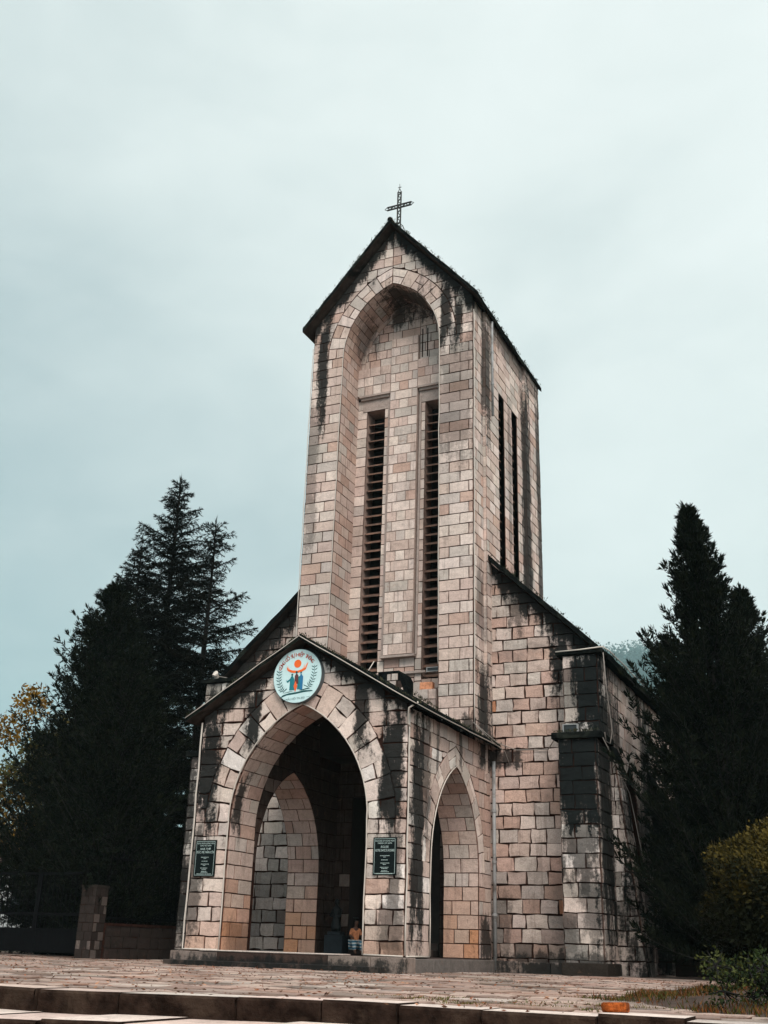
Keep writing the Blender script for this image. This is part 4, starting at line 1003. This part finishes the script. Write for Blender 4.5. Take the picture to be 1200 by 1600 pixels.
# ---------------------------------------------------------------- lettering
def text_polys(txt, size=1.0):
    cu = bpy.data.curves.new('t', 'FONT'); cu.body = txt; cu.size = size; cu.align_x = 'CENTER'; cu.resolution_u = 3
    o = bpy.data.objects.new('t', cu); COL.objects.link(o)
    dg = bpy.context.evaluated_depsgraph_get(); me = bpy.data.meshes.new_from_object(o.evaluated_get(dg))
    v = [tuple(p.co) for p in me.vertices]; f = [tuple(p.vertices) for p in me.polygons]
    bpy.data.objects.remove(o); bpy.data.curves.remove(cu); bpy.data.meshes.remove(me)
    return v, f
def put_text(mb, txt, size, fn, bold=1):
    v, f = text_polys(txt, size)
    i = len(mb.v); mb.v += [fn(p[0], p[1]) for p in v]; mb.c += [(1, 1, 1, 1)]*len(v)
    for q in f: mb.f.append(tuple(i+k for k in q)); mb.m.append(0)
def flat(name, col, rough=.5): return simple(name, col, rough, var=.08, scale=4)
# round sign over the porch arch
sg = empty('round_sign', (-.10, -.165, 5.90), 'round pale blue sign with orange sun and laurel sprigs above the porch arch', 'sign')
RS = .60
m = MB(); K = 48
ring = [(RS*math.cos(2*math.pi*k/K), RS*math.sin(2*math.pi*k/K)) for k in range(K)]
m.prism([(x, .0, z) for x, z in ring], (0, .145, 0)); m.build('panel_edge', flat('sign_edge', (.10, .12, .13)), sg)
m = MB(); m.poly([(x*.985, -.003, z*.985) for x, z in ring]); m.build('panel', flat('sign_blue', (.52, .69, .70), .35), sg)
def S(x, y, d=.006): return (x*RS, -d, y*RS)
def shape(name, polys, mat, d=.006):
    m = MB()
    for p in polys: m.poly([S(x, y, d) for x, y in p])
    return m.build(name, mat, sg)
ORG = flat('sign_orange', (.80, .13, .02)); TEAL = flat('sign_teal', (.01, .16, .19)); DTEAL = flat('sign_dark', (.008, .07, .075)); RED = flat('sign_red', (.62, .10, .06)); PEACH = flat('sign_peach', (.85, .42, .30)); BLUE = flat('sign_mid_blue', (.02, .15, .30))
shape('sun_disc', [[(.15*math.cos(a)-.01, .45+.15*math.sin(a)) for a in np.linspace(0, 6.28, 25)[:-1]]], ORG)
up = [(-.46, .34), (-.33, .25), (-.2, .21), (0, .19), (.17, .23), (.30, .31), (.43, .48)]; lw = [(-.43, .23), (-.3, .15), (-.15, .115), (0, .11), (.18, .14), (.34, .22)]
shape('open_hands', [up+lw[::-1]], ORG, .008); shape('hand_rays', [[(.2, .25), (.30, .45), (.27, .26)], [(.27, .28), (.42, .52), (.33, .28)], [(-.3, .24), (-.46, .42), (-.38, .26)]], PEACH, .010)
shape('teal_figures', [[(-.30, -.52), (-.29, -.1), (-.26, -.02), (-.21, .02), (-.16, -.03), (-.12, -.12), (-.09, -.52)], [(.02, -.50), (.03, -.05), (.12, .0), (.13, -.5)], [(-.44, -.12), (-.40, -.17), (-.28, -.08), (-.28, -.16), (-.38, -.24), (-.43, -.2)]], TEAL, .008)
shape('blue_figure', [[(.13, -.52), (.12, 0), (.15, .09), (.20, .02), (.25, -.05), (.24, -.52)]], BLUE, .010)
shape('figure_heads', [[(x+r*math.cos(a), y+r*math.sin(a)) for a in np.linspace(0, 6.28, 13)[:-1]] for x, y, r in ((-.21, .05, .04), (.155, .11, .035), (-.03, .13, .045))], DTEAL, .011)
shape('central_robe', [[(-.10, .0), (-.03, .09), (.05, .02), (.06, -.3), (-.10, -.3)]], flat('sign_brown', (.10, .03, .03)), .012)
shape('flame', [[(-.12, -.38), (-.05, -.18), (.03, -.38), (-.05, -.60)]], flat('sign_flame', (.75, .12, .03)), .014)
shape('book', [[(-.70, -.80), (-.4, -.70), (-.05, -.67), (.3, -.62), (.68, -.60), (.62, -.56), (.3, -.55), (-.03, -.60), (-.3, -.62), (-.55, -.68)], [(-.58, -.62), (-.3, -.56), (-.1, -.56), (-.3, -.59)], [(.1, -.54), (.5, -.46), (.55, -.50), (.2, -.55)]], DTEAL)
lv_ = []
for pts in ([(-.56, -.56), (-.66, -.42), (-.74, -.2), (-.77, .02), (-.75, .24)], [(.46, -.42), (.58, -.30), (.66, -.1), (.70, .12), (.69, .36)]):
    for (a, b), (c_, d_) in zip(pts, pts[1:]):
        L = math.hypot(c_-a, d_-b); nx_, ny_ = -(d_-b)/L, (c_-a)/L
        lv_.append([(a-nx_*.008, b-ny_*.008), (a+nx_*.008, b+ny_*.008), (c_+nx_*.008, d_+ny_*.008), (c_-nx_*.008, d_-ny_*.008)])
        for q in (.15, .6):
            for sd in (-1, 1):
                px_, py_ = a+(c_-a)*q, b+(d_-b)*q; dx, dy = (c_-a)/L*.6+nx_*sd, (d_-b)/L*.6+ny_*sd
                lv_.append([(px_, py_), (px_+dx*.06-dy*.018, py_+dy*.06+dx*.018), (px_+dx*.13, py_+dy*.13), (px_+dx*.06+dy*.018, py_+dy*.06-dx*.018)])
lv_.append([(-.56, -.56), (-.42, -.44), (-.40, -.47), (-.55, -.59)]); lv_.append([(.46, -.42), (.28, -.34), (.29, -.37), (.46, -.45)])
shape('laurel_sprigs', lv_, DTEAL)
m = MB(); txt = 'CÙNG CỐ SỰ HIỆP THÔNG'; a0, a1 = R_(160), R_(38)
for i, ch in enumerate(txt):
    if ch == ' ': continue
    a = a0+(a1-a0)*(i+.5)/len(txt); rad = .79
    def fn(x, y, a=a): 
        X = rad*math.cos(a)+x*math.sin(a)+y*math.cos(a); Y = rad*math.sin(a)-x*math.cos(a)+y*math.sin(a); return S(X, Y, .008)
    put_text(m, ch, .19, lambda x, y, f=fn: f(x, y-.07)); put_text(m, ch, .19, lambda x, y, f=fn: f(x+.010, y-.066))
m.build('lettering', RED, sg)
m = MB(); put_text(m, 'MẦU HỘI TN 2021', .10, lambda x, y: S(x-.02+0, y-.87+.06*x, .008)); m.poly([S(-.60, -.87), S(-.46, -.865), S(-.46, -.855), S(-.60, -.86)]); m.poly([S(.42, -.81), S(.56, -.79), S(.56, -.78), S(.42, -.80)]); m.build('small_lettering', DTEAL, sg)
# plaques
def plaque(x0, x1, z0, z1, lines, label):
    cx, cz = (x0+x1)/2, (z0+z1)/2; w, h = x1-x0, z1-z0
    root = empty('plaque', (cx, -.052, cz), label, 'plaque')
    m = MB(); m.box(-w/2, w/2, -.02, .012, -h/2, h/2); m.build('plate', simple('plaque_black', (.003, .006, .006), .4, var=.1, spec=.12), root, bevel=.004)
    b = MB(); q = .028; t = .006
    for a in ((-w/2+q, w/2-q, h/2-q-t, h/2-q), (-w/2+q, w/2-q, -h/2+q, -h/2+q+t), (-w/2+q, -w/2+q+t, -h/2+q, h/2-q), (w/2-q-t, w/2-q, -h/2+q, h/2-q)):
        b.poly([(a[0], -.0225, a[2]), (a[1], -.0225, a[2]), (a[1], -.0225, a[3]), (a[0], -.0225, a[3])])
    PW_ = flat('plaque_white', (.42, .52, .50)); b.build('border', PW_, root)
    l = MB()
    for txt, z, sz in lines:
        v, _ = text_polys(txt, sz); ww = max(p[0] for p in v)-min(p[0] for p in v); k = min(1, (w-.09)/ww)
        put_text(l, txt, sz, lambda x, y, z=z, k=k: (x*k, -.0225, h/2-z+y))
    # worn-down small print, too faint to read: short engraved strokes
    rq = random.Random(int(x0*100))
    for z, ww in ((.36, .19), (.385, .05), (.44, .14), (.50, .17), (.525, .06), (.58, .18), (.605, .12), (.645, .12), (.665, .15), (.70, .36)):
        x = -ww/2
        while x < ww/2:
            e = rq.uniform(.008, .03); l.poly([(x, -.0225, h/2-z), (x+e, -.0225, h/2-z), (x+e, -.0225, h/2-z+.010), (x, -.0225, h/2-z+.010)]); x += e+.007
    l.build('lettering', PW_, root)
plaque(-2.41, -1.89, 1.73, 2.48, [('GIÁO PHẬN HƯNG HÓA', .085, .042), ('GIÁO XỨ SAPA', .13, .042), ('NHÀ THỜ', .205, .058), ('ĐỨC MẸ MÂN CÔI', .275, .066)], 'black stone plaque with white Vietnamese lettering left of the porch arch')
plaque(1.81, 2.32, 1.77, 2.49, [('DIOCESE OF HUNG HOA', .085, .042), ('PARISH OF SAPA', .13, .042), ('EGLISE', .205, .058), ('NOTRE DAME DU ROSAIRE', .275, .066)], 'black stone plaque with white French lettering right of the porch arch')
# ---------------------------------------------------------------- rope lights and wires
M_ROPE = simple('clear_rope_light', (.50, .44, .39), .4, var=.1)
M_WIRE = simple('grey_cable', (.22, .19, .17), .6, var=.2)
def rope(paths, r, name, label, cat, mat, sag=0):
    root = empty(name, paths[0][0], label, cat) if len(paths) > 1 else None
    for p in paths:
        m = MB(); q = []
        for a, b in zip(p, p[1:]):
            n = max(1, int((Vector(b)-Vector(a)).length/.5))
            for k in range(n): 
                f = k/n; w = 0 if k == 0 else .010
                q.append(tuple(a[i]*(1-f)+b[i]*f+rnd.uniform(-w, w) for i in range(3)))
        q.append(p[-1])
        m.tube([Vector(v)-Vector(paths[0][0]) if root else v for v in q], r, 5); o = m.build('tube' if root else name, mat, root, smooth=True)
        if not root: tag(o, label, cat)
yf = -.06
arc1 = lambda s, y, n=16: [(s*A1.a, y, Z0+.03), (s*A1.a, y, A1.sp)] + [(s*A1.hw(z)+s*.01, y, z+.01) for z in A1.zs(n)[1:]]
rope([arc1(-1, yf), arc1(1, yf)], .016, 'rope_light', 'pale rope light following the edge of the front porch arch', 'rope light', M_ROPE)
rope([[(-2.53, -.05, 5.02), (-2.53, -.05, Z0+.03), (-1.66, -.06, Z0+.03)]], .019, 'rope_light', 'pale rope light down the left corner of the porch', 'rope light', M_ROPE)
rope([[(2.54, -.05, 4.95), (2.54, -.05, Z0+.03)], [(1.66, -.06, Z0+.03), (2.5, -.06, Z0+.02)], [(2.56, -.04, Z0+.02), (2.56, 1.12, Z0+.02)]], .017, 'rope_light', 'pale rope light down the right corner of the porch and along its foot', 'rope light', M_ROPE)
rope([[(2.55, 2.7-A2.a, Z0+.03), (2.55, 2.7-A2.a, A2.sp)]+[(2.55, 2.7-A2.hw(z), z) for z in A2.zs(10)[1:]]], .014, 'rope_light', 'pale rope light following the left edge of the side arch', 'rope light', M_ROPE)
rope([[(-2.80, -.36, 5.09), (0, -.38, 6.74), (2.80, -.36, 5.09), (2.84, 1.0, 5.06), (2.84, 3.3, 5.06), (2.84, 5.0, 5.06)]], .010, 'rope_light', 'pale rope light along the sloping edges of the porch roof', 'rope light', M_ROPE)
rope([[(2.83, -.30, 5.12), (2.62, -.28, 5.02), (2.56, -.2, 4.72), (2.60, -.12, 4.66)]], .022, 'cable', 'pale hanging cable loop at the right corner of the porch roof', 'cable', M_ROPE)
tA = lambda s: [(s*(hwT(z)-.0), TF-.035, z) for z in (7.0, 9, 12, 15, 16.2)] + [(s*A3.hw(z), TF-.035, z) for z in A3.zs(12)[(1 if s > 0 else 1):(7 if s > 0 else 4)]]
rope([tA(1)], .013, 'rope_light', 'thin pale rope light on the right edge of the tall tower arch', 'rope light', M_ROPE)
rope([tA(-1)], .012, 'rope_light', 'thin pale rope light on the left edge of the tall tower arch', 'rope light', M_ROPE)
rope([[(2.52, TF-.03, 17.0), (2.53, TF-.04, 11), (2.52, TF-.03, 5.5)]], .013, 'rope_light', 'thin pale rope light down the right front corner of the tower', 'rope light', M_ROPE)
rope([[(-2.50, TF-.03, 16.8), (-2.51, TF-.03, 7.2)]], .012, 'rope_light', 'thin pale rope light down the left front corner of the tower', 'rope light', M_ROPE)
rope([[(4.48, 4.18, 7.14), (5.62, 4.18, 7.18), (5.70, 4.6, 7.16), (5.72, 10.5, 7.14)]], .017, 'rope_light', 'pale rope light on the buttress cap and nave eave at the right', 'rope light', M_ROPE)
rope([[(2.50, TF-.06, 5.5), (2.86, 4.6, 5.12), (3.2, 5.0, 5.0), (4.0, 5.0, 4.98), (4.5, 4.0, 5.12)]], .012, 'cable', 'thin cable sagging from the tower corner across the nave wall', 'cable', M_WIRE)
rope([[(2.55, TF-.05, 5.45), (2.83, 4.3, 5.1), (2.95, 4.9, 4.95), (3.05, 5.0, 4.6)]], .010, 'cable', 'short dark cable drooping over the porch eave by the tower corner', 'cable', M_WIRE)
rope([[(5.62, 4.22, 7.05), (5.62, 4.4, 6.2), (5.64, 4.7, 5.3), (5.60, 4.6, 4.98), (5.62, 4.1, 4.95), (5.66, 3.85, 5.1)]], .013, 'cable', 'looping cable hanging beside the upper buttress at the nave corner', 'cable', M_WIRE)
rope([[(5.60, 3.9, 5.0), (5.9, 5.0, 3.9), (6.1, 5.2, 2.4)]], .010, 'cable', 'thin cable slanting down from the buttress ledge', 'cable', M_WIRE)
rope([[(-.18, 3.9, 7.2), (-.28, 3.7, 6.85)]], .014, 'rod', 'short pale rod leaning on the porch roof at the tower foot', 'rod', M_ROPE)
# floodlight boxes, lamp, loose masonry at the tower foot
def flood(loc, label, w=.36, h=.20, rz=0.):
    root = empty('floodlight', loc, label, 'floodlight', rz=rz)
    m = MB(); m.box(-w/2, w/2, 0, .12, 0, .02); m.box(-w/2, w/2, 0, .12, h-.02, h); m.box(-w/2, -w/2+.025, 0, .12, .02, h-.02); m.box(w/2-.025, w/2, 0, .12, .02, h-.02); m.build('housing', M_PIPE, root)
    g = MB(); g.box(-w/2+.025, w/2-.025, .03, .1, .02, h-.02); g.build('glass', simple('lamp_glass', (.02, .02, .02), .2, spec=.5), root)
flood((4.82, 4.02, 5.17), 'small rectangular floodlight standing on the ledge of the right buttress')
flood((1.22, 4.5, 6.98), 'flat grey floodlight lying on the tower ledge under the right louvres', .42, .12)
fl = empty('wall_lamp', (-5.30, 4.55, 7.28), 'small pale lamp on a bracket at the left end of the nave gable', 'lamp')
m = MB(); m.tube([(0, 0, 0), (0, -.08, .10), (-.02, -.14, .02)], [.07, .09, .05], 8); m.tube([(.03, -.03, -.05), (.0, -.05, -.2)], .03, 6); m.build('head', M_ROPE, fl)
m = MB(); m.tube([(-.2, -.05, -.30), (.1, -.02, -.32), (.5, .2, -.22)], .014, 5); m.tube([(0, 0, .05), (.4, .2, -.02)], .012, 5); m.build('bracket', M_WIRE, fl)
gl = empty('globe_lamp', (-3.30, 1.2, 0), 'round grey globe lamp just behind the left end of the porch eave', 'lamp')
m = MB(); m.tube([(0, 0, 0), (0, 0, 5.45)], .035, 8); m.build('post', M_IRON, gl)
m = MB()
for k in range(8):
    a0_, a1_ = math.pi*k/8, math.pi*(k+1)/8
    for j in range(12):
        b0, b1 = 2*math.pi*j/12, 2*math.pi*(j+1)/12
        q = lambda a, b: (.17*math.sin(a)*math.cos(b), .17*math.sin(a)*math.sin(b), 5.60+.17*math.cos(a))
        P = [q(a0_, b0), q(a0_, b1), q(a1_, b1), q(a1_, b0)]
        m.poly(P[1:] if k == 0 else (P[:3] if k == 7 else P))
m.build('globe', simple('frosted_globe', (.28, .26, .25), .3, var=.1), gl, smooth=True)
def block(name, loc, dims, mat, label, cat, rz=0., bev=.02, jit=.01):
    m = MB(); w, d, h = dims; m.box(-w/2, w/2, -d/2, d/2, 0, h)
    m.v = [tuple(c+rnd.uniform(-jit, jit) for c in v) for v in m.v]
    o = m.build(name, mat, None, bevel=bev); o.location = loc; o.rotation_euler.z = rz; tag(o, label, cat); return o
M_BRK = simple('orange_brick', (.36, .085, .02), .95, var=.55, scale=30, bump=1., dirt=(.06, .03, .02), spec=.02)
block('hollow_brick', (1.02, 4.55, 6.52), (.34, .16, .19), simple('pale_orange_brick', (.55, .24, .13), .9, var=.3, scale=12, bump=.4), 'pale orange hollow brick on the masonry at the foot of the tower recess', 'brick', .1, .01)
block('brick', (9.36, -11.86, .012), (.20, .10, .075), M_BRK, 'weathered orange brick lying on the edge of the terrace steps', 'brick', .50, .018, .008)
cb = MB(); cb.box(.82, 1.36, 4.35, 4.9, 5.6, 6.5, 1, PAL['pink']); cb.box(.62, .82, 4.6, 4.95, 5.8, 6.75, 1, PAL['grey'])
wall(cb, lambda u, v, h: (u, 4.35-h, v), levels(5.7, 6.5, .27), lambda z: .82, lambda z: 1.36, pat=[(.6,), (.35,)])
cb.prism([(-.24, 4.3, 5.9), (.60, 4.3, 5.9), (.60, 4.3, 6.55), (.34, 4.3, 7.02), (-.24, 4.3, 7.02)], (0, .75, 0), 2)
wall(cb, lambda u, v, h: (u, 4.30-h, v), levels(6.2, 6.95, .19), lambda z: .02, lambda z: .50-max(0, (z-6.5)*.4), pat=[(.6,), (.3, .8)], wts=dict(cream=2, grey=1, shade_dark=1.5))
def moss(name, pts, n, seed):
    rg = np.random.default_rng(seed); P = []
    for _ in range(n):
        a, b = pts[rg.integers(len(pts))]; f = rg.random(); cl_ = math.sin(f*37+a[0]*9)+math.sin(f*91)
        if cl_ < rg.normal()*.8: continue
        P.append([a[i]*(1-f)+b[i]*f+rg.normal()*.02 for i in range(3)])
    P = np.array(P); m_ = len(P); D = rg.normal(size=(m_, 3))*.5+np.array([0, 0, 1.])
    C = np.array([(.03, .035, .02), (.05, .045, .025), (.012, .016, .01)])[rg.integers(0, 3, m_)]
    return blades(name, P, D, rg.uniform(.03, .10, m_), rg.uniform(.012, .03, m_), C, leafmat('moss'), church, seed)
moss('moss', [((2.72, 3.6, 17.38), (2.72, 9.7, 17.38)), ((0, 3.6, 20.52), (2.72, 3.62, 17.38)), ((0, 3.6, 20.52), (-2.72, 3.62, 17.38)), ((2.6, 4.8, 10.03), (5.6, 4.8, 7.18)), ((5.66, 4.8, 7.12), (5.66, 12, 7.12)),
              ((0, -.3, 6.78), (2.8, -.3, 5.13)), ((-2.8, -.3, 5.13), (0, -.3, 6.78)), ((2.8, -.3, 5.13), (2.8, 5, 5.13)), ((4.5, 3.85, 5.15), (5.5, 3.85, 5.15)), ((2.2, 4.0, 5.5), (.9, 4.0, 6.3))], 5200, 3)
cb.build('corbel_block', [MORTAR, M_TOWER, M_ROOF], church)
# ---------------------------------------------------------------- statue and seated person in the porch
st = empty('statue', (-1.22, 4.45, Z0), 'small dark robed statue on a dark block beside the church doorway', 'statue')
M_BRONZE = simple('dark_bronze', (.008, .009, .009), .5, .3, var=.3)
m = MB(); m.box(-.22, .26, -.18, .18, 0, .42); m.box(-.16, .18, -.14, .14, .42, .5); m.build('pedestal', simple('dark_pedestal', (.010, .014, .018), .7), st, bevel=.015)
m = MB(); prof = [(.5, .12), (.6, .125), (.75, .10), (.88, .085), (.98, .115), (1.04, .10), (1.08, .045), (1.11, .04), (1.14, .058), (1.19, .062), (1.23, .045), (1.25, .01)]
m.tube([(0, 0, z) for z, r in prof], [r for z, r in prof], 12)
m.tube([(.10, 0, 1.0), (.13, -.05, .85), (.04, -.11, .84)], [.035, .03, .02], 6); m.tube([(-.10, 0, 1.0), (-.13, -.05, .85), (-.03, -.11, .84)], [.035, .03, .02], 6)
m.build('figure', M_BRONZE, st, smooth=True)
def skinned(name, joints, edges, mat, parent, sub=2, root=0):
    me = bpy.data.meshes.new(name); me.from_pydata([j[:3] for j in joints], edges, []); me.materials.append(mat)
    o = bpy.data.objects.new(name, me); COL.objects.link(o); o.parent = parent
    me.skin_vertices.new() if hasattr(me.skin_vertices, 'new') and not len(me.skin_vertices) else None
    md = o.modifiers.new('skin', 'SKIN'); md.use_smooth_shade = True
    if not len(me.skin_vertices): me.skin_vertices.new()
    for i, j in enumerate(joints): me.skin_vertices[0].data[i].radius = (j[3], j[3] if len(j) < 5 else j[4]); me.skin_vertices[0].data[i].use_root = (i == root)
    s_ = o.modifiers.new('sub', 'SUBSURF'); s_.levels = sub; s_.render_levels = sub
    return o
pr = empty('person', (-.66, 4.42, Z0), 'small seated person in an orange top and blue and white patterned trousers inside the porch', 'person', rz=.75)
SKIN = simple('skin', (.13, .065, .045), .6, var=.08); 
# seated on the low step, knees forward, one foot on the floor; body faces -y
J = [(0, .10, .24, .09), (0, .09, .36, .085), (0, .07, .50, .10, .075), (0, .05, .60, .04), (0, .03, .65, .035), (0, .01, .72, .062), (0, .015, .79, .05),
     (.10, .06, .55, .036), (.15, .01, .42, .028), (.11, -.12, .36, .022), (-.10, .06, .55, .036), (-.15, .0, .42, .028), (-.09, -.13, .35, .022),
     (.07, .06, .23, .07), (.09, -.16, .27, .055), (.08, -.20, .07, .034), (.08, -.27, .03, .024), (-.07, .06, .23, .07), (-.10, -.14, .28, .055), (-.09, -.22, .08, .034), (-.09, -.29, .03, .024)]
E_ = [(0, 1), (1, 2), (2, 3), (3, 4), (4, 5), (5, 6), (2, 7), (7, 8), (8, 9), (2, 10), (10, 11), (11, 12), (0, 13), (13, 14), (14, 15), (15, 16), (0, 17), (17, 18), (18, 19), (19, 20)]
skinned('body', J, E_, SKIN, pr)
def scaled(idx, k): return [(*J[i][:3], J[i][3]*k if len(J[i]) < 5 else J[i][3]*k, (J[i][4] if len(J[i]) > 4 else J[i][3])*k) for i in idx]
skinned('top', scaled([0, 1, 2, 3, 7, 8, 10, 11], 1.18), [(0, 1), (1, 2), (2, 3), (2, 4), (4, 5), (2, 6), (6, 7)], simple('orange_top', (.60, .22, .10), .8, var=.3, scale=14), pr)
tm_, tn, tb = newmat('patterned_trousers'); oc_ = N(tn, 'ShaderNodeTexCoord').outputs['Object']; wv = N(tn, 'ShaderNodeTexWave', wave_type='BANDS', bands_direction='Z'); wv.inputs['Scale'].default_value = 4.5; wv.inputs['Distortion'].default_value = 3.; tn.links.new(oc_, wv.inputs['Vector'])
tn.links.new(mixc(tn, maprange(tn, wv.outputs['Fac'], .5, .6), (.01, .12, .20), (.6, .6, .58)), tb.inputs['Base Color'])
skinned('trousers', scaled([0, 13, 14, 15, 17, 18, 19], 1.22), [(0, 1), (1, 2), (2, 3), (0, 4), (4, 5), (5, 6)], tm_, pr)
skinned('hair', [(0, .035, .745, .072), (0, .015, .80, .060), (0, .07, .68, .06), (0, .10, .54, .035)], [(1, 0), (0, 2), (2, 3)], simple('black_hair', (.006, .005, .005), .5), pr)
for s in (-1, 1):
    for k, (dx, L) in enumerate(((-.018, .04), (-.006, .046), (.006, .044), (.018, .036))):
        pass
# ---------------------------------------------------------------- hill with forest, haze
def hill_h(x, y):
    return 610*math.exp(-((x+470)/760)**2-((y-2400)/760)**2)
m = MB(); n = 26
for i in range(n):
    for j in range(n):
        f = lambda a, b: (-2500+a*176., 640+b*120., -27+hill_h(-2500+a*176., 640+b*120.))
        m.poly([f(i, j), f(i+1, j), f(i+1, j+1), f(i, j+1)])
tag(m.build('hill', simple('hill_ground', (.012, .05, .048), .95, var=.4, scale=.1), smooth=True), kind='structure')
rg = np.random.default_rng(9); P = []; D = []; L_ = []; W_ = []
for _ in range(5200):
    x = rg.uniform(-1000, 400); y = rg.uniform(1700, 2500); z = -27+hill_h(x, y)
    if z < 150: continue
    H = rg.uniform(28, 70); 
    for k in range(34):
        f = rg.random(); a = rg.uniform(0, 6.28); r = (1-f)*H*.30*rg.uniform(.5, 1)
        P.append((x+math.cos(a)*r*.4, y+math.sin(a)*r*.4, z+H*f)); D.append((math.cos(a), math.sin(a), rg.uniform(-.1, .7))); L_.append(r*1.1+5); W_.append(7*(1-f*.5))
P = np.array(P); C = np.array([.008, .042, .042])*rg.uniform(.5, 1.6, (len(P), 1))
tag(blades('forest', P, np.array(D), np.array(L_), np.array(W_), C, M_LEAF, None, 4), kind='stuff')
HZ = MB(); HZ.box(-2600, 2200, -60, 3850, -32, 720); hz = HZ.build('haze', None); tag(hz, kind='stuff')
hm = bpy.data.materials.new('haze'); hm.use_nodes = True; hm.node_tree.nodes.clear()
pv = hm.node_tree.nodes.new('ShaderNodeVolumePrincipled'); pv.inputs['Color'].default_value = (.66, .93, .95, 1); pv.inputs['Density'].default_value = .00019; pv.inputs['Anisotropy'].default_value = .0
ho = hm.node_tree.nodes.new('ShaderNodeOutputMaterial'); hm.node_tree.links.new(pv.outputs[0], ho.inputs['Volume'])
hz.data.materials.clear(); hz.data.materials.append(hm)
# ---------------------------------------------------------------- grass, litter, weeds
rg = np.random.default_rng(77)
def scatter(n, fx): return np.array([fx() for _ in range(n)])
pts = []
while len(pts) < 5200:
    y = rg.uniform(-12.2, 0); x = bed_x(y)+rg.exponential(.55)-.25
    if math.sin(x*3.1+y*1.7)+math.sin(y*4.3-x)+rg.normal()*.5 < -.1: continue
    pts.append((x, y, bed_z(x, y)-.01))
P = np.array(pts); n = len(P); D = np.column_stack([rg.normal(size=n)*.45, rg.normal(size=n)*.45, np.ones(n)])
cc = np.array([(.055, .05, .012), (.03, .038, .010), (.12, .05, .016), (.10, .032, .012)])[rg.integers(0, 4, n)]*rg.uniform(.6, 1.3, (n, 1))
tag(blades('grass', P, D, rg.uniform(.04, .11, n), rg.uniform(.006, .014, n), cc, M_LEAF2, None, 3), kind='stuff')
# weeds in the joints near the terrace edge
pts = []
while len(pts) < 2600:
    cxw, cyw, rw = [(8.3, -11.0, .5), (7.6, -10.4, .35), (8.9, -10.2, .5), (7.9, -11.2, .3), (6.9, -10.7, .2), (9.1, -11.3, .4), (8.5, -8.5, .4)][rg.integers(0, 7)]
    pts.append((cxw+rg.normal()*rw, cyw+rg.normal()*rw*.35, -.015))
P = np.array(pts); n = len(P); D = np.column_stack([rg.normal(size=n)*.7, rg.normal(size=n)*.7, np.ones(n)])
cc = np.array([(.07, .08, .02), (.12, .10, .03), (.10, .05, .02)])[rg.integers(0, 3, n)]*rg.uniform(.6, 1.3, (n, 1))
tag(blades('weeds', P, D, rg.uniform(.015, .045, n), rg.uniform(.005, .012, n), cc, M_LEAF2, None, 6), kind='stuff')
pts = [(rg.uniform(-13, 9), rg.uniform(-12.2, 3), .004) for _ in range(6000)]
P = np.array(pts); n = len(P); D = np.column_stack([rg.normal(size=n), rg.normal(size=n), rg.uniform(.0, .35, n)])
cc = np.array([(.20, .07, .035), (.12, .05, .03), (.30, .16, .10), (.07, .035, .02)])[rg.integers(0, 4, n)]*rg.uniform(.6, 1.3, (n, 1))
tag(blades('leaf_litter', P, D, rg.uniform(.025, .065, n), rg.uniform(.010, .022, n), cc, M_LEAF2, None, 8), kind='stuff')
# low leafy plants at the lower right
for k, (x, y, r, lab) in enumerate([(10.45, -9.7, .24, 'low leafy green shrub at the right edge in front of the clipped bush'), (10.15, -10.2, .34, 'small round-leaved plant at the lower right corner beside the steps'), (9.35, -5.2, .26, 'scrubby little plant between the paving and the clipped bush')]):
    cl = [(rg.normal()*r*.6, rg.normal()*r*.6, .10+rg.random()*r*.75, r*.45) for _ in range(9)]
    broad('low_plant', (x, y, .05), cl, lab, 50+k, [(.02, .03, .01), (.012, .02, .008), (.045, .05, .015)], 'plant', .034, 1500, .010)
for o in list(bpy.data.objects):
    if o.parent is None and 'category' in o.keys() and not o.get('group'):
        g = {'rope light': 'rope lights strung on the church', 'cable': 'loose cables on the church', 'plaque': 'plaques either side of the porch arch',
             'fence': 'iron fences round the churchyard', 'house': 'pale houses behind the fences', 'floodlight': 'floodlights on the church'}.get(o['category'])
        if g is None and o.name.split('.')[0] in ('spruce', 'conifer', 'cypress'): g = 'dark conifers beside the church'
        if g is None and o.name.startswith('low_plant'): g = 'low plants at the right edge of the terrace'
        if g: o['group'] = g
#END2
